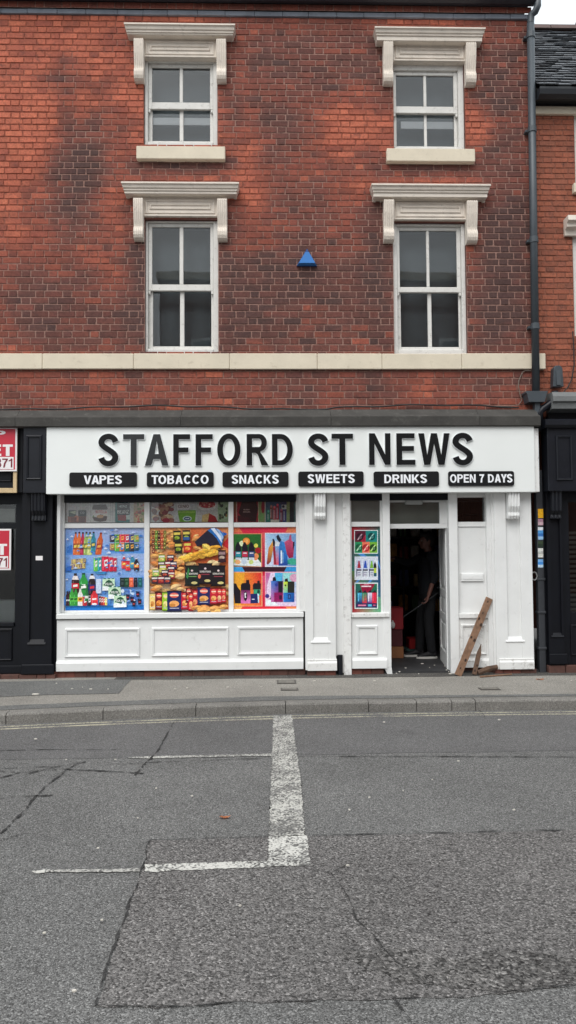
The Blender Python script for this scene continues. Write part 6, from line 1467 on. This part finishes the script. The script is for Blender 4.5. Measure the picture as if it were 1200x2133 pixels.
p.rect(528, 1104, 975, 1598, (236, 170, 190)); p.grad(540, 1118, 975, 1588, (190, 80, 150), (150, 206, 226), (214, 200, 226), (226, 200, 226)); p.poly([(610, 1118), (670, 1118), (660, 1400), (560, 1480), (560, 1300)], (230, 210, 236)); p.rect(668, 1118, 780, 1240, (80, 180, 226)); p.poly([(780, 1118), (975, 1118), (975, 1250), (800, 1250)], (150, 214, 214)); p.ell(950, 1190, 70, 60, (214, 160, 190)); p.poly([(540, 1490), (640, 1520), (740, 1588), (540, 1588)], (226, 236, 240)); p.ell(560, 1450, 30, 30, (60, 50, 130)); p.ell(610, 1480, 18, 18, (60, 20, 40)); p.ell(600, 1474, 8, 8, (230, 230, 240))
p.poly([(640, 1186), (676, 1172), (690, 1232), (636, 1236)], (26, 24, 34)); p.grad(614, 1234, 720, 1536, (60, 130, 206), (40, 70, 150), (160, 40, 110), (206, 110, 176)); p.rect(718, 1236, 784, 1536, (40, 30, 60)); p.rect(660, 1400, 784, 1536, (140, 24, 90)); p.rect(724, 1260, 772, 1400, (26, 26, 40)); p.rect(730, 1440, 770, 1500, (60, 16, 50)); p.ell(690, 1290, 18, 22, (30, 60, 150))
p.poly([(812, 1206), (852, 1196), (860, 1250), (812, 1250)], (34, 34, 30)); p.grad(792, 1246, 860, 1420, (206, 226, 40), (190, 214, 40), (90, 190, 180), (110, 200, 190)); p.rect(852, 1242, 948, 1420, (40, 44, 40)); p.ell(820, 1298, 12, 14, (60, 60, 20)); p.grad(790, 1404, 948, 1536, (40, 120, 200), (30, 90, 170), (20, 70, 150), (40, 130, 210)); p.rect(856, 1424, 900, 1490, (30, 50, 110)); p.rect(868, 1440, 886, 1474, (70, 120, 190))
p.done('red and pink poster of four vape pictures in the right window pane', 80, 460, 975, 1690)
# --- transom strip, left, middle, right
p = Print(120, 1030, 6.316, YT)
p.grad(103, 80, 1145, 368, (196, 194, 190), (190, 190, 186), (206, 206, 202), (206, 204, 200)); p.rect(408, 88, 752, 366, (214, 214, 210))
for x in (150, 250, 330, 430, 690, 720): p.rect(x, 88, x+5, 366, (176, 174, 172))
p.rect(135, 285, 375, 368, (150, 90, 74)); p.rect(146, 208, 244, 292, (44, 66, 60)); p.poly([(150, 230), (240, 214), (236, 262)], (196, 206, 176)); p.rect(272, 206, 378, 290, (38, 52, 56)); p.text('CO', 298, 226, 352, 256, (190, 196, 196)); p.ell(250, 310, 34, 34, (200, 120, 90)); p.rect(180, 300, 250, 366, (116, 60, 52)); p.rect(280, 296, 370, 366, (100, 52, 48))
p.poly([(455, 185), (470, 135), (640, 132), (660, 190), (650, 200), (460, 200)], (66, 42, 36)); p.poly([(456, 200), (658, 200), (656, 300), (640, 345), (560, 360), (480, 345), (458, 300)], (232, 230, 226)); p.text('NUTELLA', 500, 208, 648, 248, (200, 40, 50)); p.poly([(456, 290), (520, 300), (560, 262), (620, 270), (656, 290), (640, 345), (560, 360), (480, 345)], (74, 40, 32)); p.ell(560, 290, 46, 22, (206, 160, 110)); p.poly([(470, 268), (490, 300), (462, 296)], (120, 160, 90)); p.rect(600, 262, 640, 282, (236, 226, 210))
p.rect(758, 90, 950, 368, (20, 120, 116)); p.poly([(786, 112), (946, 112), (950, 250), (900, 300), (786, 270)], (30, 40, 46)); p.text('HEINZ', 806, 140, 912, 174, (206, 226, 220)); p.text('BEANZ', 788, 206, 938, 252, (236, 240, 236)); p.poly([(790, 270), (906, 270), (900, 350), (796, 340)], (150, 40, 44)); p.poly([(900, 270), (950, 270), (950, 330), (906, 330)], (196, 214, 206))
p.rect(952, 90, 1000, 368, (206, 206, 200)); p.rect(1000, 90, 1145, 368, (190, 170, 130))
for i in range(26): p.ell(1005+rp_.random()*130, 120+rp_.random()*240, 12+rp_.random()*20, 10+rp_.random()*16, rp_.choice([(190, 70, 56), (206, 110, 80), (150, 60, 50), (120, 140, 70), (220, 190, 140)]), 8)
p.done('narrow pale poster of grocery jars and tins in the strip above the blue poster', 103, 80, 1145, 368)
p = Print(300, 1030, 6.316, YT)
p.rect(80, 80, 1115, 360, (206, 208, 204)); 
for i in range(60): p.ell(120+rp_.random()*250, 110+rp_.random()*240, 20+rp_.random()*28, 16+rp_.random()*24, rp_.choice([(190, 150, 120), (216, 196, 160), (150, 80, 84), (170, 110, 96), (120, 84, 70), (226, 206, 170)]), 8)
p.ell(290, 340, 50, 30, (176, 40, 70)); p.rect(398, 90, 700, 360, (212, 216, 216)); p.poly([(425, 110), (600, 104), (610, 190), (440, 196)], (230, 230, 228)); p.text('GENIO', 446, 136, 590, 176, (120, 90, 80)); p.poly([(446, 210), (680, 206), (684, 250), (670, 360), (470, 360), (450, 260)], (120, 180, 50)); p.rect(452, 220, 676, 244, (160, 206, 90)); p.ell(570, 318, 60, 36, (210, 230, 220)); p.ell(570, 318, 44, 24, (50, 90, 130)); p.rect(545, 310, 596, 324, (220, 226, 230))
p.ell(830, 150, 130, 64, (226, 226, 222)); p.ell(830, 130, 110, 50, (190, 60, 70))
for i in range(20): p.ell(740+rp_.random()*180, 95+rp_.random()*70, 14, 12, rp_.choice([(200, 70, 80), (230, 170, 150), (150, 40, 50)]), 7)
p.poly([(770, 270), (860, 246), (940, 290), (972, 360), (760, 360)], (214, 190, 130)); p.poly([(860, 250), (940, 290), (972, 360), (840, 360)], (170, 30, 40)); p.rect(972, 96, 1115, 360, (160, 184, 150))
for i in range(14): p.ell(985+rp_.random()*110, 110+rp_.random()*230, 14, 22, rp_.choice([(50, 60, 50), (70, 90, 66), (110, 130, 100), (150, 110, 60)]), 8)
p.done('narrow pale poster of food and a green tub in the strip above the orange poster', 80, 80, 1115, 360)
p = Print(475, 1030, 6.857, YT)
p.grad(80, 80, 975, 395, (140, 130, 80), (60, 90, 90), (50, 70, 80), (190, 40, 60)); p.rect(120, 90, 128, 395, (236, 200, 190)); p.rect(130, 90, 428, 390, (176, 34, 54)); p.poly([(200, 90), (400, 90), (428, 200), (400, 390), (230, 390), (150, 260)], (46, 22, 32)); p.poly([(140, 300), (300, 330), (330, 390), (140, 390)], (70, 20, 34)); p.text('MIXED', 222, 208, 310, 226, (206, 180, 170)); p.text('BERRIES', 216, 240, 318, 258, (206, 180, 170)); p.rect(430, 90, 440, 395, (214, 190, 170)); p.rect(440, 90, 524, 395, (150, 170, 110)); p.ell(500, 180, 26, 90, (160, 40, 60)); p.ell(470, 320, 40, 60, (130, 180, 110)); p.rect(526, 90, 536, 395, (226, 226, 214)); p.grad(538, 90, 836, 395, (60, 96, 130), (40, 60, 110), (90, 130, 150), (60, 130, 120))
for x, y0, y1, c in ((560, 240, 380, (40, 140, 110)), (600, 170, 350, (150, 80, 70)), (645, 180, 370, (190, 60, 70)), (690, 150, 360, (176, 40, 60)), (745, 220, 390, (130, 40, 70)), (790, 200, 390, (60, 60, 130))): p.rect(x, y0, x+36, y1, c); p.ell(x+18, y0, 16, 20, tuple(min(255, v+60) for v in c), 8); p.rect(x+8, y0+40, x+16, y1-20, (220, 220, 226))
p.rect(610, 360, 730, 395, (226, 220, 206)); p.rect(766, 146, 836, 210, (200, 206, 200)); p.ell(790, 172, 20, 20, (40, 50, 70)); p.rect(838, 90, 880, 395, (150, 170, 120)); p.rect(884, 110, 940, 395, (24, 50, 60)); p.rect(942, 90, 975, 395, (60, 110, 110))
p.done('narrow dark poster of fruit and vapes in the strip above the red poster', 80, 80, 975, 395)
# --- tall narrow poster by the door
p = Print(620, 1020, 5.33, YS+.026)
p.grad(600, 405, 930, 1362, (176, 26, 50), (50, 90, 90), (90, 170, 130), (170, 20, 50)); p.poly([(600, 560), (930, 420), (930, 900), (860, 1040), (600, 900)], (40, 44, 90), [(100, 60, 70), (60, 110, 100), (20, 26, 80), (20, 70, 130), (50, 120, 110)]); p.poly([(600, 900), (930, 930), (930, 1200), (600, 1060)], (60, 120, 80), [(90, 130, 70), (20, 40, 110), (30, 110, 140), (120, 60, 60)])
for q in (((650, 700), (700, 690), (800, 760), (750, 770)), ((640, 1030), (700, 960), (720, 970), (660, 1040)), ((780, 1030), (830, 970), (850, 980), (800, 1040)), ((880, 720), (930, 900), (930, 930), (870, 760))): p.poly(list(q), (80, 140, 210))
p.rect(628, 448, 892, 710, (226, 236, 236)); p.rect(636, 456, 756, 580, (90, 26, 50)); p.rect(756, 456, 884, 580, (24, 130, 126)); p.rect(636, 580, 718, 702, (40, 146, 96)); p.rect(718, 580, 800, 702, (236, 120, 96)); p.rect(800, 580, 884, 702, (120, 180, 60)); p.poly([(700, 560), (756, 500), (756, 580), (700, 580)], (160, 30, 60))
for cx, cy, c, d in ((690, 524, (50, 20, 34), (190, 160, 170)), (820, 520, (14, 70, 70), (170, 220, 210)), (680, 646, (20, 90, 60), (190, 236, 200)), (758, 646, (170, 40, 44), (250, 200, 180)), (838, 646, (30, 70, 30), (200, 236, 150))): p.ell(cx, cy, 40, 42, c); p.poly([(cx-30, cy+30), (cx+18, cy-34), (cx+30, cy-30), (cx-16, cy+36)], d); p.ell(cx+10, cy+6, 14, 16, tuple(min(255, v+60) for v in c))
p.rect(632, 742, 892, 1002, (222, 228, 238)); p.rect(640, 750, 884, 780, (210, 216, 230))
for x, c in ((652, (170, 40, 60)), (722, (40, 80, 180)), (792, (120, 180, 60))): p.rect(x, 782, x+58, 884, (190, 200, 226)); p.poly([(x+10, 870), (x+24, 790), (x+36, 790), (x+50, 870)], c); p.rect(x+2, 884, x+58, 900, (40, 36, 60)); p.rect(x+8, 900, x+56, 964, (206, 210, 220)); p.rect(x+16, 916, x+46, 926, (140, 140, 170)); p.rect(x+16, 940, x+46, 950, (140, 140, 170)); p.rect(x, 880, x+8, 964, (50, 56, 110))
p.poly([(846, 830), (860, 800), (872, 830), (876, 870), (842, 870)], (26, 24, 30)); p.rect(846, 870, 874, 930, (190, 210, 80)); p.rect(846, 924, 876, 962, (30, 90, 110))
p.rect(632, 1032, 892, 1322, (226, 240, 240)); p.grad(642, 1044, 882, 1312, (40, 110, 90), (30, 120, 80), (26, 30, 80), (30, 80, 100)); p.poly([(690, 1044), (860, 1044), (800, 1150), (720, 1140)], (150, 24, 60)); p.rect(708, 1066, 816, 1080, (240, 220, 226)); p.rect(736, 1050, 790, 1058, (230, 130, 150))
for x, c, d in ((664, (70, 170, 210), (40, 40, 110)), (718, (50, 140, 100), (210, 40, 80)), (776, (220, 214, 236), (110, 40, 130)), (826, (226, 50, 80), (216, 40, 70))): p.poly([(x+14, 1130), (x+34, 1112), (x+42, 1136), (x+50, 1140), (x+50, 1150), (x, 1150)], (40, 24, 44)); p.grad(x, 1144, x+50, 1260, c, c, d, d); p.rect(x+8, 1150, x+16, 1240, tuple(min(255, v+40) for v in c))
p.grad(650, 1264, 876, 1304, (60, 40, 90), (30, 40, 90)); p.rect(670, 1276, 760, 1292, (226, 130, 160)); p.rect(780, 1272, 822, 1296, (90, 190, 226)); p.rect(836, 1276, 866, 1290, (200, 90, 120))
p.done('tall narrow vape poster with three framed pictures in the slim window beside the doorway', 600, 405, 930, 1362)
